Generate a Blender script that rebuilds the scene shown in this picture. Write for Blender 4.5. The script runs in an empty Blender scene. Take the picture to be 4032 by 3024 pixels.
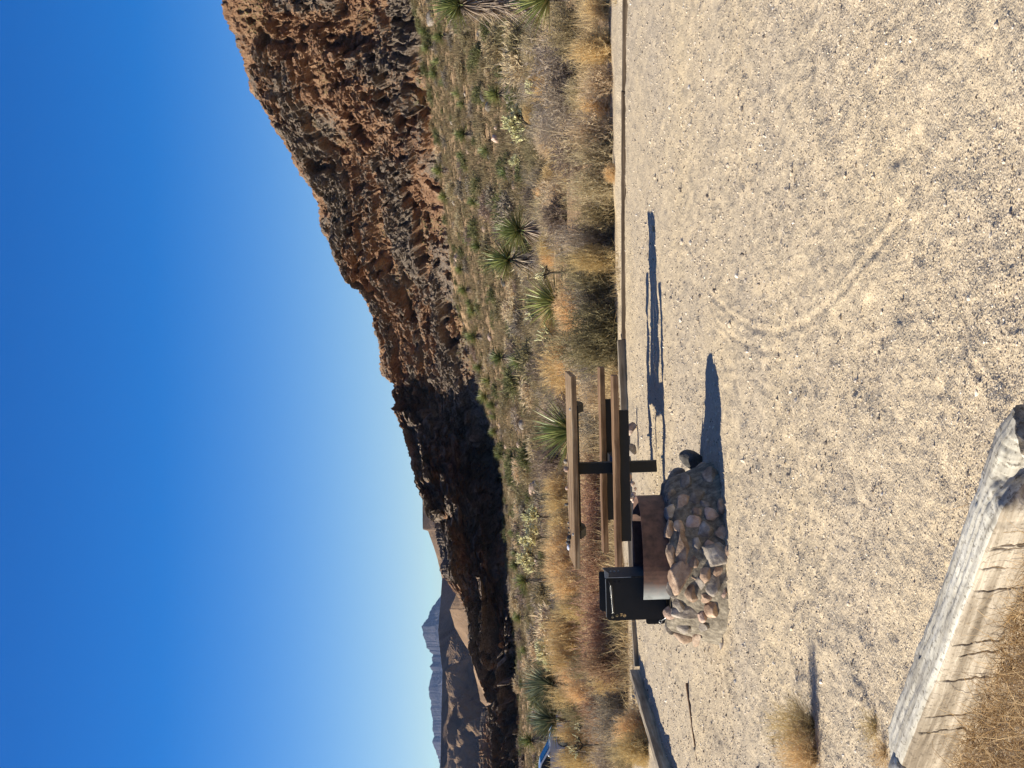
import bpy, bmesh, math, random
import numpy as np
from mathutils import Vector, Matrix

# ------------------------------------------------------------------ camera
F_PX = 6500.0                       # focal length in photograph pixels
PITCH = math.atan((2016 - 1929) / F_PX)
ROLL = math.radians(1.6)
H_EYE = 1.5
scene = bpy.context.scene
COL = scene.collection
Fw = Vector((0, math.cos(PITCH), -math.sin(PITCH)))
Dn = Vector((0, -math.sin(PITCH), -math.cos(PITCH)))
Rt = Vector((1, 0, 0))
Xc = (Dn * math.cos(ROLL) - Rt * math.sin(ROLL)).normalized()
Yc = (Dn * math.sin(ROLL) + Rt * math.cos(ROLL)).normalized()
Zc = -Fw
cam_d = bpy.data.cameras.new('camera'); cam = bpy.data.objects.new('camera', cam_d); COL.objects.link(cam)
cam_d.sensor_fit = 'HORIZONTAL'; cam_d.sensor_width = 36.0; cam_d.lens = 36.0 * F_PX / 4032.0
cam_d.clip_start = 0.05; cam_d.clip_end = 60000
cam.matrix_world = Matrix(((Xc.x, Yc.x, Zc.x, 0), (Xc.y, Yc.y, Zc.y, 0), (Xc.z, Yc.z, Zc.z, H_EYE), (0, 0, 0, 1)))
scene.camera = cam

# ------------------------------------------------------------------ light
SUN_EL = math.radians(28.8)
SUN_AZ_X, SUN_AZ_Y = -1.0, 0.05     # towards the sun, on the ground plane
w = bpy.data.worlds.new('World'); scene.world = w; w.use_nodes = True
nt = w.node_tree; bg = nt.nodes['Background']
sky = nt.nodes.new('ShaderNodeTexSky'); sky.sky_type = 'NISHITA'; sky.sun_disc = False
sky.sun_elevation = SUN_EL
sky.sun_rotation = math.atan2(SUN_AZ_X, SUN_AZ_Y)
sky.altitude = 1300; sky.air_density = 1.0; sky.dust_density = 0.0; sky.ozone_density = 3.0
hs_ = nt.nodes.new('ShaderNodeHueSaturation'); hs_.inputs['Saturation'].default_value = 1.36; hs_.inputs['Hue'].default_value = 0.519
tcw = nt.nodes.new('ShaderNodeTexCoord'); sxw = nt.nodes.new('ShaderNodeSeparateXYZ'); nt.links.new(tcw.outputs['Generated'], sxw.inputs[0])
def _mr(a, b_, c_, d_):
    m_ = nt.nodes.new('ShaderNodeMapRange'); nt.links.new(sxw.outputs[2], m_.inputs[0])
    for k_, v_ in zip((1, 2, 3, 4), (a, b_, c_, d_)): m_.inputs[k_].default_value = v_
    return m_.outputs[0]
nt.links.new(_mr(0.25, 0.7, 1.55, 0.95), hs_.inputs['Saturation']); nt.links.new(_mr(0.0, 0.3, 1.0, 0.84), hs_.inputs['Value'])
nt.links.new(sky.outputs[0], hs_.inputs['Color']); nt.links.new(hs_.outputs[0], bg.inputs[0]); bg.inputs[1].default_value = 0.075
sd = bpy.data.lights.new('sun', 'SUN'); sun = bpy.data.objects.new('sun', sd); COL.objects.link(sun)
sd.energy = 5.0; sd.angle = math.radians(0.53); sd.color = (1.0, 0.92, 0.76)
sv = Vector((SUN_AZ_X, SUN_AZ_Y, 0)).normalized() * math.cos(SUN_EL) + Vector((0, 0, math.sin(SUN_EL)))
sun.rotation_euler = sv.to_track_quat('Z', 'Y').to_euler()
scene.view_settings.view_transform = 'Standard'; scene.view_settings.look = 'None'
scene.view_settings.exposure = 0.92; scene.view_settings.gamma = 1.0
scene.cycles.max_bounces = 6; scene.cycles.transparent_max_bounces = 8
scene.cycles.volume_bounces = 0

# ------------------------------------------------------------------ helpers
random.seed(7)
RNG = np.random.default_rng(7)

def img_dir(x, y):
    return Fw + Xc * ((x - 2016) / F_PX) + Yc * ((1512 - y) / F_PX)
def img(x, y, d):
    v = img_dir(x, y); return Vector((0, 0, H_EYE)) + v * (d / v.y)
def gnd(x, y, z=0.0):
    v = img_dir(x, y); return Vector((0, 0, H_EYE)) + v * ((z - H_EYE) / v.z)

def _hash(ix, iy, iz, seed):
    h = (ix * 374761393 + iy * 668265263 + iz * 2147483647 + seed * 1274126177) & 0xffffffff
    h = ((h ^ (h >> 13)) * 1274126177) & 0xffffffff
    h = h ^ (h >> 16)
    return (h & 0xffff) / 65535.0
def vnoise(x, y, z, seed=0):
    """gradient-ish value noise in about -1..1"""
    x = np.asarray(x, float); y = np.asarray(y, float) + 0 * x; z = np.asarray(z, float) + 0 * x
    xi = np.floor(x).astype(np.int64); yi = np.floor(y).astype(np.int64); zi = np.floor(z).astype(np.int64)
    fx = x - xi; fy = y - yi; fz = z - zi
    u = fx * fx * fx * (fx * (fx * 6 - 15) + 10); v = fy * fy * fy * (fy * (fy * 6 - 15) + 10); t = fz * fz * fz * (fz * (fz * 6 - 15) + 10)
    r = 0
    for a in (0, 1):
        for b in (0, 1):
            for c in (0, 1):
                wgt = (u if a else 1 - u) * (v if b else 1 - v) * (t if c else 1 - t)
                r = r + wgt * _hash(xi + a, yi + b, zi + c, seed)
    return r * 2 - 1
def fbm(x, y, z, oct=4, seed=0, gain=0.5):
    r = 0; a = 1.0; s = 0
    for i in range(oct):
        r = r + a * vnoise(x, y, z, seed + i * 17); s += a
        x = x * 2.03 + 5.1; y = y * 2.03 + 1.7; z = z * 2.03 + 9.2; a *= gain
    return r / s
def ridged(x, y, z, oct=4, seed=0):
    r = 0; a = 1.0; s = 0
    for i in range(oct):
        r = r + a * (1 - np.abs(vnoise(x, y, z, seed + i * 31)) * 2); s += a
        x = x * 2.1 + 3.3; y = y * 2.1 + 7.7; z = z * 2.1 + 1.2; a *= 0.5
    return r / s
def sstep(a, b, x):
    t = np.clip((x - a) / (b - a), 0, 1); return t * t * (3 - 2 * t)

def mesh_from(name, V, Fq, smooth=False, mats=(), mat_idx=None, attrs=None):
    """V (n,3) array; Fq list of face arrays (each (m,k))"""
    me = bpy.data.meshes.new(name)
    V = np.asarray(V, np.float32)
    if not isinstance(Fq, (list, tuple)): Fq = [Fq]
    Fq = [np.asarray(f, np.int32) for f in Fq if len(f)]
    me.vertices.add(len(V)); me.vertices.foreach_set('co', V.ravel())
    nl = sum(f.size for f in Fq); nf = sum(len(f) for f in Fq)
    me.loops.add(nl); me.polygons.add(nf)
    me.loops.foreach_set('vertex_index', np.concatenate([f.ravel() for f in Fq]))
    tot = np.concatenate([np.full(len(f), f.shape[1], np.int32) for f in Fq])
    st = np.concatenate([[0], np.cumsum(tot)[:-1]]).astype(np.int32)
    me.polygons.foreach_set('loop_start', st); me.polygons.foreach_set('loop_total', tot)
    me.polygons.foreach_set('use_smooth', np.full(nf, smooth, bool))
    for m in mats: me.materials.append(m)
    if mat_idx is not None: me.polygons.foreach_set('material_index', np.asarray(mat_idx, np.int32))
    if attrs:
        for k, a in attrs.items():
            at = me.attributes.new(k, 'FLOAT', 'POINT'); at.data.foreach_set('value', np.asarray(a, np.float32).ravel())
    me.update(calc_edges=True); me.validate()
    return me
def link(name, me, parent=None, loc=None, rotz=None):
    o = bpy.data.objects.new(name, me); COL.objects.link(o)
    if parent is not None: o.parent = parent
    if loc is not None: o.location = loc
    if rotz is not None: o.rotation_euler.z = rotz
    return o
def tag(o, label=None, cat=None, group=None, kind=None):
    if label: o['label'] = label
    if cat: o['category'] = cat
    if group: o['group'] = group
    if kind: o['kind'] = kind
    return o
def empty(name, loc=(0, 0, 0), rotz=0):
    o = bpy.data.objects.new(name, None); COL.objects.link(o); o.location = loc; o.rotation_euler.z = rotz
    o.empty_display_size = 0.1
    return o
def copy_tree(src, parent=None):
    c = src.copy(); COL.objects.link(c)
    if parent is not None: c.parent = parent
    for ch in list(src.children): copy_tree(ch, c)
    return c
def grid_faces(nv, nu):
    i = np.arange(nv - 1)[:, None] * nu + np.arange(nu - 1)[None, :]
    i = i.ravel(); return np.stack([i, i + 1, i + nu + 1, i + nu], 1)

# ------------------------------------------------------------------ materials
def mat(name):
    m = bpy.data.materials.new(name); m.use_nodes = True
    return m, m.node_tree, m.node_tree.nodes['Principled BSDF']
def N(nt, t, **kw):
    n = nt.nodes.new(t)
    for k, v in kw.items():
        if k in n.inputs.keys(): n.inputs[k].default_value = v
        else: setattr(n, k, v)
    return n
def ramp(nt, stops, src):
    r = nt.nodes.new('ShaderNodeValToRGB'); e = r.color_ramp.elements
    while len(e) < len(stops): e.new(0.5)
    for i, (p, c) in enumerate(stops):
        e[i].position = p; e[i].color = (*c, 1) if len(c) == 3 else c
    nt.links.new(src, r.inputs[0]); return r
def mixc(nt, fac, a, b, mode='MIX'):
    m = nt.nodes.new('ShaderNodeMix'); m.data_type = 'RGBA'; m.blend_type = mode
    for s, v in ((0, fac), (6, a), (7, b)):
        if isinstance(v, bpy.types.NodeSocket): nt.links.new(v, m.inputs[s])
        elif s == 0: m.inputs[0].default_value = v
        else: m.inputs[s].default_value = (*v, 1)
    return m.outputs[2]
def noise_node(nt, scale, detail=4, rough=0.55, vec=None, dist=0):
    n = N(nt, 'ShaderNodeTexNoise', Scale=scale, Detail=detail, Roughness=rough, Distortion=dist)
    if vec is not None: nt.links.new(vec, n.inputs['Vector'])
    return n
def bump(nt, b, h, strength, dist):
    n = N(nt, 'ShaderNodeBump', Strength=strength, Distance=dist)
    nt.links.new(h, n.inputs['Height'])
    old = b.inputs['Normal']
    if old.is_linked: nt.links.new(old.links[0].from_socket, n.inputs['Normal'])
    nt.links.new(n.outputs[0], old)

def mat_ground():
    m, t, b = mat('gravel_and_sand'); b.inputs['Roughness'].default_value = 0.95; b.inputs['Specular IOR Level'].default_value = 0.15
    geo = N(t, 'ShaderNodeNewGeometry'); P = geo.outputs['Position']
    v1 = N(t, 'ShaderNodeTexVoronoi', Scale=135.0); t.links.new(P, v1.inputs['Vector'])
    v2 = N(t, 'ShaderNodeTexVoronoi', Scale=64.0); t.links.new(P, v2.inputs['Vector'])
    sep = N(t, 'ShaderNodeSeparateColor'); t.links.new(v1.outputs['Color'], sep.inputs[0])
    sep2 = N(t, 'ShaderNodeSeparateColor'); t.links.new(v2.outputs['Color'], sep2.inputs[0])
    grains = ramp(t, [(0.0, (0.20, 0.16, 0.12)), (0.10, (0.42, 0.34, 0.25)), (0.5, (0.52, 0.43, 0.32)), (0.8, (0.60, 0.50, 0.37)), (1.0, (0.76, 0.66, 0.52))], sep.outputs[0])
    big = ramp(t, [(0.0, (0.24, 0.19, 0.15)), (0.06, (0.50, 0.41, 0.30)), (0.8, (0.56, 0.46, 0.34)), (1.0, (0.80, 0.70, 0.56))], sep2.outputs[0])
    c = mixc(t, 0.35, grains.outputs[0], big.outputs[0])
    n1 = noise_node(t, 1.1, 5, 0.6, P)
    sand = ramp(t, [(0.35, (0, 0, 0)), (0.62, (1, 1, 1))], n1.outputs[0])
    c = mixc(t, mixfac(t, sand.outputs[0], 0.45), c, (0.58, 0.48, 0.35))
    n2 = noise_node(t, 0.45, 3, 0.5, P)
    tint = ramp(t, [(0.3, (0.86, 0.86, 0.90)), (0.7, (1.0, 0.97, 0.92))], n2.outputs[0])
    c = mixc(t, 1.0, c, tint.outputs[0], 'MULTIPLY')
    # desert soil beyond the kerb
    a = N(t, 'ShaderNodeAttribute', attribute_name='desert')
    n3 = noise_node(t, 0.8, 6, 0.65, P)
    soil = ramp(t, [(0.3, (0.17, 0.11, 0.065)), (0.5, (0.36, 0.24, 0.14)), (0.66, (0.56, 0.395, 0.235))], n3.outputs[0])
    n4 = noise_node(t, 12, 4, 0.7, P)
    spk = ramp(t, [(0.38, (0.45, 0.42, 0.4)), (0.55, (1, 1, 1))], n4.outputs[0])
    soilc = mixc(t, 0.8, soil.outputs[0], spk.outputs[0], 'MULTIPLY')
    c = mixc(t, a.outputs['Fac'], c, soilc)
    c = mixc(t, 1.0, c, (1.0, 1.0, 0.94), 'MULTIPLY')
    t.links.new(c, b.inputs['Base Color'])
    bump(t, b, v1.outputs['Distance'], 0.45, -0.005)
    bump(t, b, v2.outputs['Distance'], 0.35, -0.008)
    n5 = noise_node(t, 9, 6, 0.7, P); bump(t, b, n5.outputs[0], 0.6, 0.03)
    return m
def mixfac(t, s, k):
    n = N(t, 'ShaderNodeMath', operation='MULTIPLY'); t.links.new(s, n.inputs[0]); n.inputs[1].default_value = k
    return n.outputs[0]

def mat_rockface():
    m, t, b = mat('volcanic_rock'); b.inputs['Roughness'].default_value = 0.95; b.inputs['Specular IOR Level'].default_value = 0.1
    geo = N(t, 'ShaderNodeNewGeometry'); P = geo.outputs['Position']
    a = N(t, 'ShaderNodeAttribute', attribute_name='ore')
    g = N(t, 'ShaderNodeAttribute', attribute_name='scrub')
    n1 = noise_node(t, 0.9, 8, 0.65, P)
    grey = ramp(t, [(0.30, (0.125, 0.097, 0.075)), (0.5, (0.26, 0.205, 0.16)), (0.7, (0.41, 0.335, 0.26))], n1.outputs[0])
    n2 = noise_node(t, 0.6, 8, 0.6, P)
    org = ramp(t, [(0.3, (0.18, 0.095, 0.056)), (0.5, (0.37, 0.215, 0.127)), (0.72, (0.56, 0.37, 0.23))], n2.outputs[0])
    ad = N(t, 'ShaderNodeMath', operation='ADD'); t.links.new(a.outputs['Fac'], ad.inputs[0])
    n3 = noise_node(t, 1.6, 6, 0.7, P)
    mr = N(t, 'ShaderNodeMapRange'); t.links.new(n3.outputs[0], mr.inputs[0])
    mr.inputs[1].default_value = 0.2; mr.inputs[2].default_value = 0.8; mr.inputs[3].default_value = -0.45; mr.inputs[4].default_value = 0.45
    t.links.new(mr.outputs[0], ad.inputs[1])
    f = ramp(t, [(0.40, (0, 0, 0)), (0.58, (1, 1, 1))], ad.outputs[0])
    c = mixc(t, f.outputs[0], grey.outputs[0], org.outputs[0])
    n4 = noise_node(t, 2.2, 5, 0.7, P)
    gr = N(t, 'ShaderNodeMath', operation='MULTIPLY'); t.links.new(g.outputs['Fac'], gr.inputs[0])
    g2 = ramp(t, [(0.52, (0, 0, 0)), (0.60, (1, 1, 1))], n4.outputs[0]); t.links.new(g2.outputs[0], gr.inputs[1])
    c = mixc(t, gr.outputs[0], c, (0.20, 0.19, 0.08))
    t.links.new(c, b.inputs['Base Color'])
    n5 = noise_node(t, 2.5, 8, 0.75, P); bump(t, b, n5.outputs[0], 1.0, 1.0)
    return m

def mat_hill(name, cols, scale, bumpd):
    m, t, b = mat(name); b.inputs['Roughness'].default_value = 1.0; b.inputs['Specular IOR Level'].default_value = 0.05
    geo = N(t, 'ShaderNodeNewGeometry'); P = geo.outputs['Position']
    n1 = noise_node(t, scale, 8, 0.65, P)
    r = ramp(t, [(0.35, cols[0]), (0.5, cols[1]), (0.65, cols[2])], n1.outputs[0])
    t.links.new(r.outputs[0], b.inputs['Base Color'])
    n2 = noise_node(t, scale * 3, 8, 0.7, P); bump(t, b, n2.outputs[0], 0.7, bumpd)
    return m

def mat_strand(name, root, tip, tip2, rough=0.8, spec=0.2, lo=0.75, hi=1.25, translucent=0.0):
    """plant strands: 'h' runs from root (0) to tip (1); per-object and per-strand variation of tint"""
    m, t, b = mat(name); b.inputs['Roughness'].default_value = rough; b.inputs['Specular IOR Level'].default_value = spec
    a = N(t, 'ShaderNodeAttribute', attribute_name='h'); v = N(t, 'ShaderNodeAttribute', attribute_name='rnd')
    oi = N(t, 'ShaderNodeObjectInfo')
    tipc = mixc(t, v.outputs['Fac'], tip, tip2)
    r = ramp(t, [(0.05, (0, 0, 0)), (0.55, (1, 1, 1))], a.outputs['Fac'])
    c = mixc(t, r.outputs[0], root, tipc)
    hsv = N(t, 'ShaderNodeHueSaturation'); t.links.new(c, hsv.inputs['Color'])
    mr = N(t, 'ShaderNodeMapRange'); t.links.new(oi.outputs['Random'], mr.inputs[0]); mr.inputs[3].default_value = lo; mr.inputs[4].default_value = hi
    t.links.new(mr.outputs[0], hsv.inputs['Value'])
    mh = N(t, 'ShaderNodeMapRange'); t.links.new(oi.outputs['Random'], mh.inputs[0]); mh.inputs[3].default_value = 0.51; mh.inputs[4].default_value = 0.49
    t.links.new(mh.outputs[0], hsv.inputs['Hue'])
    t.links.new(hsv.outputs[0], b.inputs['Base Color'])
    if translucent:
        tr = N(t, 'ShaderNodeBsdfTranslucent'); t.links.new(hsv.outputs[0], tr.inputs[0])
        mx = N(t, 'ShaderNodeMixShader'); mx.inputs[0].default_value = translucent
        out = t.nodes['Material Output']
        t.links.new(b.outputs[0], mx.inputs[1]); t.links.new(tr.outputs[0], mx.inputs[2]); t.links.new(mx.outputs[0], out.inputs[0])
    return m

def mat_wood(name, c0, c1, c2, axis=0, scale=1.0, spots=0.0):
    m, t, b = mat(name); b.inputs['Roughness'].default_value = 0.85; b.inputs['Specular IOR Level'].default_value = 0.2
    tc = N(t, 'ShaderNodeTexCoord'); mp = N(t, 'ShaderNodeMapping'); t.links.new(tc.outputs['Object'], mp.inputs[0])
    s = [26 * scale] * 3; s[axis] = 1.3 * scale; mp.inputs['Scale'].default_value = s
    n1 = noise_node(t, 1.0, 6, 0.65, mp.outputs[0], 0.4)
    r = ramp(t, [(0.32, c0), (0.5, c1), (0.68, c2)], n1.outputs[0])
    n2 = noise_node(t, 3.0 * scale, 4, 0.6, tc.outputs['Object'])
    r2 = ramp(t, [(0.35, (0.72, 0.70, 0.68)), (0.6, (1, 1, 1))], n2.outputs[0])
    c = mixc(t, 1.0, r.outputs[0], r2.outputs[0], 'MULTIPLY')
    if spots:
        n3 = noise_node(t, 62, 4, 0.7, tc.outputs['Object']); r3 = ramp(t, [(0.54, (1, 1, 1)), (0.63, (0.20, 0.17, 0.14))], n3.outputs[0])
        c = mixc(t, spots, c, r3.outputs[0], 'MULTIPLY')
    t.links.new(c, b.inputs['Base Color'])
    bump(t, b, n1.outputs[0], 0.6, 0.006)
    return m

def mat_stone(name, c0, c1, c2, scale=9.0, bd=0.02):
    m, t, b = mat(name); b.inputs['Roughness'].default_value = 0.9; b.inputs['Specular IOR Level'].default_value = 0.2
    geo = N(t, 'ShaderNodeNewGeometry'); P = geo.outputs['Position']; oi = N(t, 'ShaderNodeObjectInfo')
    n1 = noise_node(t, scale, 8, 0.68, P)
    r = ramp(t, [(0.34, c0), (0.5, c1), (0.68, c2)], n1.outputs[0])
    hsv = N(t, 'ShaderNodeHueSaturation'); t.links.new(r.outputs[0], hsv.inputs['Color'])
    mr = N(t, 'ShaderNodeMapRange'); t.links.new(oi.outputs['Random'], mr.inputs[0]); mr.inputs[3].default_value = 0.75; mr.inputs[4].default_value = 1.25
    t.links.new(mr.outputs[0], hsv.inputs['Value'])
    t.links.new(hsv.outputs[0], b.inputs['Base Color'])
    n2 = noise_node(t, scale * 2.5, 8, 0.7, P); bump(t, b, n2.outputs[0], 0.7, bd)
    return m

def mat_metal(name, c0, c1, rough=0.5, metallic=0.7, scale=14):
    m, t, b = mat(name); b.inputs['Metallic'].default_value = metallic
    tc = N(t, 'ShaderNodeTexCoord')
    n1 = noise_node(t, scale, 6, 0.6, tc.outputs['Object'])
    r = ramp(t, [(0.38, c0), (0.62, c1)], n1.outputs[0]); t.links.new(r.outputs[0], b.inputs['Base Color'])
    mr = N(t, 'ShaderNodeMapRange'); t.links.new(n1.outputs[0], mr.inputs[0]); mr.inputs[3].default_value = rough - 0.1; mr.inputs[4].default_value = rough + 0.15
    t.links.new(mr.outputs[0], b.inputs['Roughness'])
    bump(t, b, n1.outputs[0], 0.25, 0.003)
    return m

M = {}
M['ground'] = mat_ground()
M['rockface'] = mat_rockface()
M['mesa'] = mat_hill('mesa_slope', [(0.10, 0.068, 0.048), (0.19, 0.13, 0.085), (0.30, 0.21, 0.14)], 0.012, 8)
M['mount'] = mat_hill('far_rock', [(0.035, 0.035, 0.045), (0.06, 0.058, 0.065), (0.10, 0.09, 0.095)], 0.003, 90)
M['wood'] = mat_wood('weathered_plank', (0.14, 0.08, 0.042), (0.30, 0.195, 0.105), (0.50, 0.37, 0.225))
M['wood2'] = mat_wood('brown_plank', (0.11, 0.06, 0.032), (0.24, 0.14, 0.075), (0.42, 0.275, 0.155))
M['kerbwood'] = mat_wood('grey_timber', (0.18, 0.14, 0.095), (0.33, 0.27, 0.19), (0.54, 0.47, 0.355))
M['kerbshade'] = mat_wood('shaded_timber', (0.05, 0.035, 0.024), (0.11, 0.08, 0.055), (0.24, 0.19, 0.14))  # copy of the kerb wood with the front's shade put into its colour
M['tie'] = mat_wood('bleached_timber', (0.28, 0.255, 0.21), (0.50, 0.475, 0.41), (0.70, 0.675, 0.60), 0, 1.0, 0.7)
M['tieside'] = mat_wood('cracked_timber_side', (0.14, 0.11, 0.08), (0.34, 0.285, 0.215), (0.58, 0.51, 0.41), 0, 1.0, 0.5)
M['black'] = mat_metal('black_painted_steel', (0.006, 0.006, 0.0065), (0.012, 0.0115, 0.012), 0.7, 0.0)
M['rust'] = mat_metal('rusted_steel', (0.10, 0.045, 0.03), (0.17, 0.085, 0.06), 0.6, 0.35)
M['steel'] = mat_metal('worn_grey_steel', (0.20, 0.21, 0.21), (0.34, 0.35, 0.35), 0.6, 0.1)
M['zinc'] = mat_metal('bright_wire', (0.45, 0.45, 0.44), (0.7, 0.7, 0.68), 0.35, 0.9)
M['stone_tan'] = mat_stone('tan_stone', (0.20, 0.13, 0.09), (0.37, 0.26, 0.185), (0.62, 0.49, 0.37))
M['stone_grey'] = mat_stone('grey_stone', (0.13, 0.11, 0.095), (0.28, 0.24, 0.20), (0.50, 0.44, 0.37))
M['stone_pink'] = mat_stone('pink_stone', (0.26, 0.17, 0.13), (0.45, 0.32, 0.25), (0.66, 0.52, 0.43))
M['stone_dark'] = mat_stone('dark_stone', (0.045, 0.042, 0.042), (0.09, 0.085, 0.08), (0.17, 0.155, 0.145))
M['mortar'] = mat_stone('cement_mortar', (0.09, 0.075, 0.058), (0.17, 0.145, 0.11), (0.30, 0.26, 0.20), 22, 0.02)
M['pebble'] = mat_stone('loose_gravel', (0.26, 0.21, 0.16), (0.48, 0.40, 0.30), (0.72, 0.63, 0.50), 60, 0.002)

# ------------------------------------------------------------------ terrain
def Vh(y): return 1929 + math.tan(ROLL) * (y - 1512)
base_y = np.array([-1500, 0, 729, 1185, 1550, 1880, 2080, 2330, 2552, 2917, 4200], float)
base_x = np.array([1560, 1650, 1732, 1805, 1905, 1982, 1998, 2015, 2032, 2051, 2075], float)
base_d = np.array([120, 180, 213, 241, 263, 288, 273, 257, 249, 243, 241], float)
val_z = np.interp(base_y, [-500, 0, 800, 1500, 2200, 2700, 2900], [-0.2, -0.3, -0.4, -0.55, -0.8, -1.5, -1.9])
base_z = np.array([H_EYE - (bx - Vh(by)) * bd / F_PX for bx, by, bd in zip(base_x, base_y, base_d)])

def terrain_z(X, Y):
    """height of the land without small lumps"""
    X = np.asarray(X, float); Y = np.asarray(Y, float)
    yy = 1512 - X / np.maximum(Y, 1.0) * F_PX
    db = np.interp(yy, base_y, base_d); zb = np.interp(yy, base_y, base_z); zv = np.interp(yy, base_y, val_z)
    z0 = 0.04
    s1 = np.clip((Y - 20) / 38.0, 0, 1); s1 = s1 * s1 * (3 - 2 * s1)
    s2 = np.clip((Y - 62) / np.maximum(db - 62, 1), 0, 1); s2 = s2 ** 1.25
    z = z0 + (zv - z0) * s1 + (zb - zv) * s2
    far = sstep(db + 30, db + 700, Y)
    z = z * (1 - far) + (-3.0) * far
    return z
# the kerb line as a plan polyline (X,Y)
kerb_pts = [gnd(2478, -900), gnd(2465, 0), gnd(2464, 700), gnd(2464, 1400), gnd(2478, 1950), gnd(2512, 2400), gnd(2517, 2625)]
kx = np.array([p.x for p in kerb_pts])[::-1]; ky = np.array([p.y for p in kerb_pts])[::-1]
side_pts = [gnd(2517, 2625), gnd(2560, 2820), gnd(2635, 3013), gnd(2760, 3350)]
def behind_kerb(X, Y):
    k = np.interp(X, kx, ky)
    sx = np.interp(Y, [p.y for p in side_pts][::-1], [p.x for p in side_pts][::-1])
    a = sstep(0.0, 0.16, Y - k - 0.02)
    b = sstep(0.0, 0.10, sx - X - 0.06) * (Y > side_pts[-1].y)
    return np.maximum(a, b)
rut_lines = [[(2790, 1180), (2830, 1270), (2900, 1340), (3000, 1380), (3060, 1385)],
             [(2700, 960), (2760, 1060), (2800, 1160), (2880, 1240), (2960, 1295), (3060, 1310), (3180, 1270), (3330, 1140), (3470, 960), (3560, 840)],
             [(3780, 1300), (3850, 1420), (3920, 1530)],
             [(3050, 500), (3060, 900), (3060, 1200)]]
def small_lumps(X, Y, desert):
    z = 0.018 * fbm(X * 1.1, Y * 1.1, 0, 3, 3) + 0.012 * fbm(X * 2.7, Y * 2.7, 0, 3, 63) * sstep(14, 8, Y) + 0.012 * fbm(X * 5, Y * 5, 0, 4, 5)
    foot = fbm(X * 4.2, Y * 4.2, 3.3, 2, 21)
    z = z - 0.010 * sstep(0.30, 0.60, foot) * sstep(15, 6, Y) + 0.007 * fbm(X * 9, Y * 9, 1, 3, 23)
    z = z + 0.0058 * ridged(X * 15, Y * 15, 0, 3, 9) * sstep(22, 8, Y)
    for ln in rut_lines:
        P = [gnd(a, b) for a, b in ln]
        for a, b in zip(P[:-1], P[1:]):
            dx, dy = b.x - a.x, b.y - a.y; L2 = dx * dx + dy * dy
            tt = np.clip(((X - a.x) * dx + (Y - a.y) * dy) / L2, 0, 1)
            dd = np.hypot(X - a.x - tt * dx, Y - a.y - tt * dy)
            z = z - 0.0032 * np.exp(-(dd / 0.018) ** 2) + 0.0026 * np.exp(-((dd - 0.035) / 0.015) ** 2)
    z = z * (1 - desert) + desert * (0.10 * fbm(X * 0.35, Y * 0.35, 0, 4, 11) * sstep(20, 30, Y) + 0.03 * fbm(X * 2.2, Y * 2.2, 0, 3, 13) + 0.5 * fbm(X * 0.05, Y * 0.05, 0, 3, 15) * sstep(60, 110, Y))
    return z
def ground_height(X, Y):
    X = np.asarray(X, float); Y = np.asarray(Y, float)
    ds = behind_kerb(X, Y)
    zk = np.interp(1512 - X / np.maximum(Y, 1) * F_PX, [0, 900, 1600, 2400, 3000], [0.085, 0.07, 0.04, 0.03, 0.02])
    z = terrain_z(X, Y) * sstep(19, 24, Y) + ds * zk * (1 - sstep(19, 24, Y))
    return z + small_lumps(X, Y, ds)
def gh(x, y): return float(ground_height(np.array([x]), np.array([y]))[0])

def build_ground():
    t_in = np.linspace(-0.27, 0.27, 760)
    t_out = 0.27 + np.cumsum(np.geomspace(0.004, 0.6, 40))
    t = np.concatenate([-t_out[::-1], t_in, t_out])
    d1 = 1 / np.linspace(1 / 11.8, 1 / 26.5, 430)         # Y 3.8..18.5, even steps in the picture
    d2 = 1 / np.linspace(1 / 26.5, 1 / 330.0, 330)[1:]
    d0 = np.linspace(0.5, 11.6, 30)
    d3 = np.geomspace(345, 40000, 40)
    d = np.concatenate([d0, d1, d2, d3])
    T, D = np.meshgrid(t, d)
    X = T * D; Y = D - 8.0
    Z = ground_height(X, Y)
    V = np.stack([X, Y, Z], -1).reshape(-1, 3)
    des = behind_kerb(X, Y) * sstep(0.5, 1.6, Y - np.interp(X, kx, ky) + 0.5 * fbm(X * 0.8, Y * 0.8, 0, 3, 19))
    me = mesh_from('ground', V, grid_faces(len(d), len(t)), True, [M['ground']], None, {'desert': des})
    tag(link('ground', me), 'pale gravel campsite floor running into desert soil', 'ground', kind='structure')
build_ground()

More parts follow.
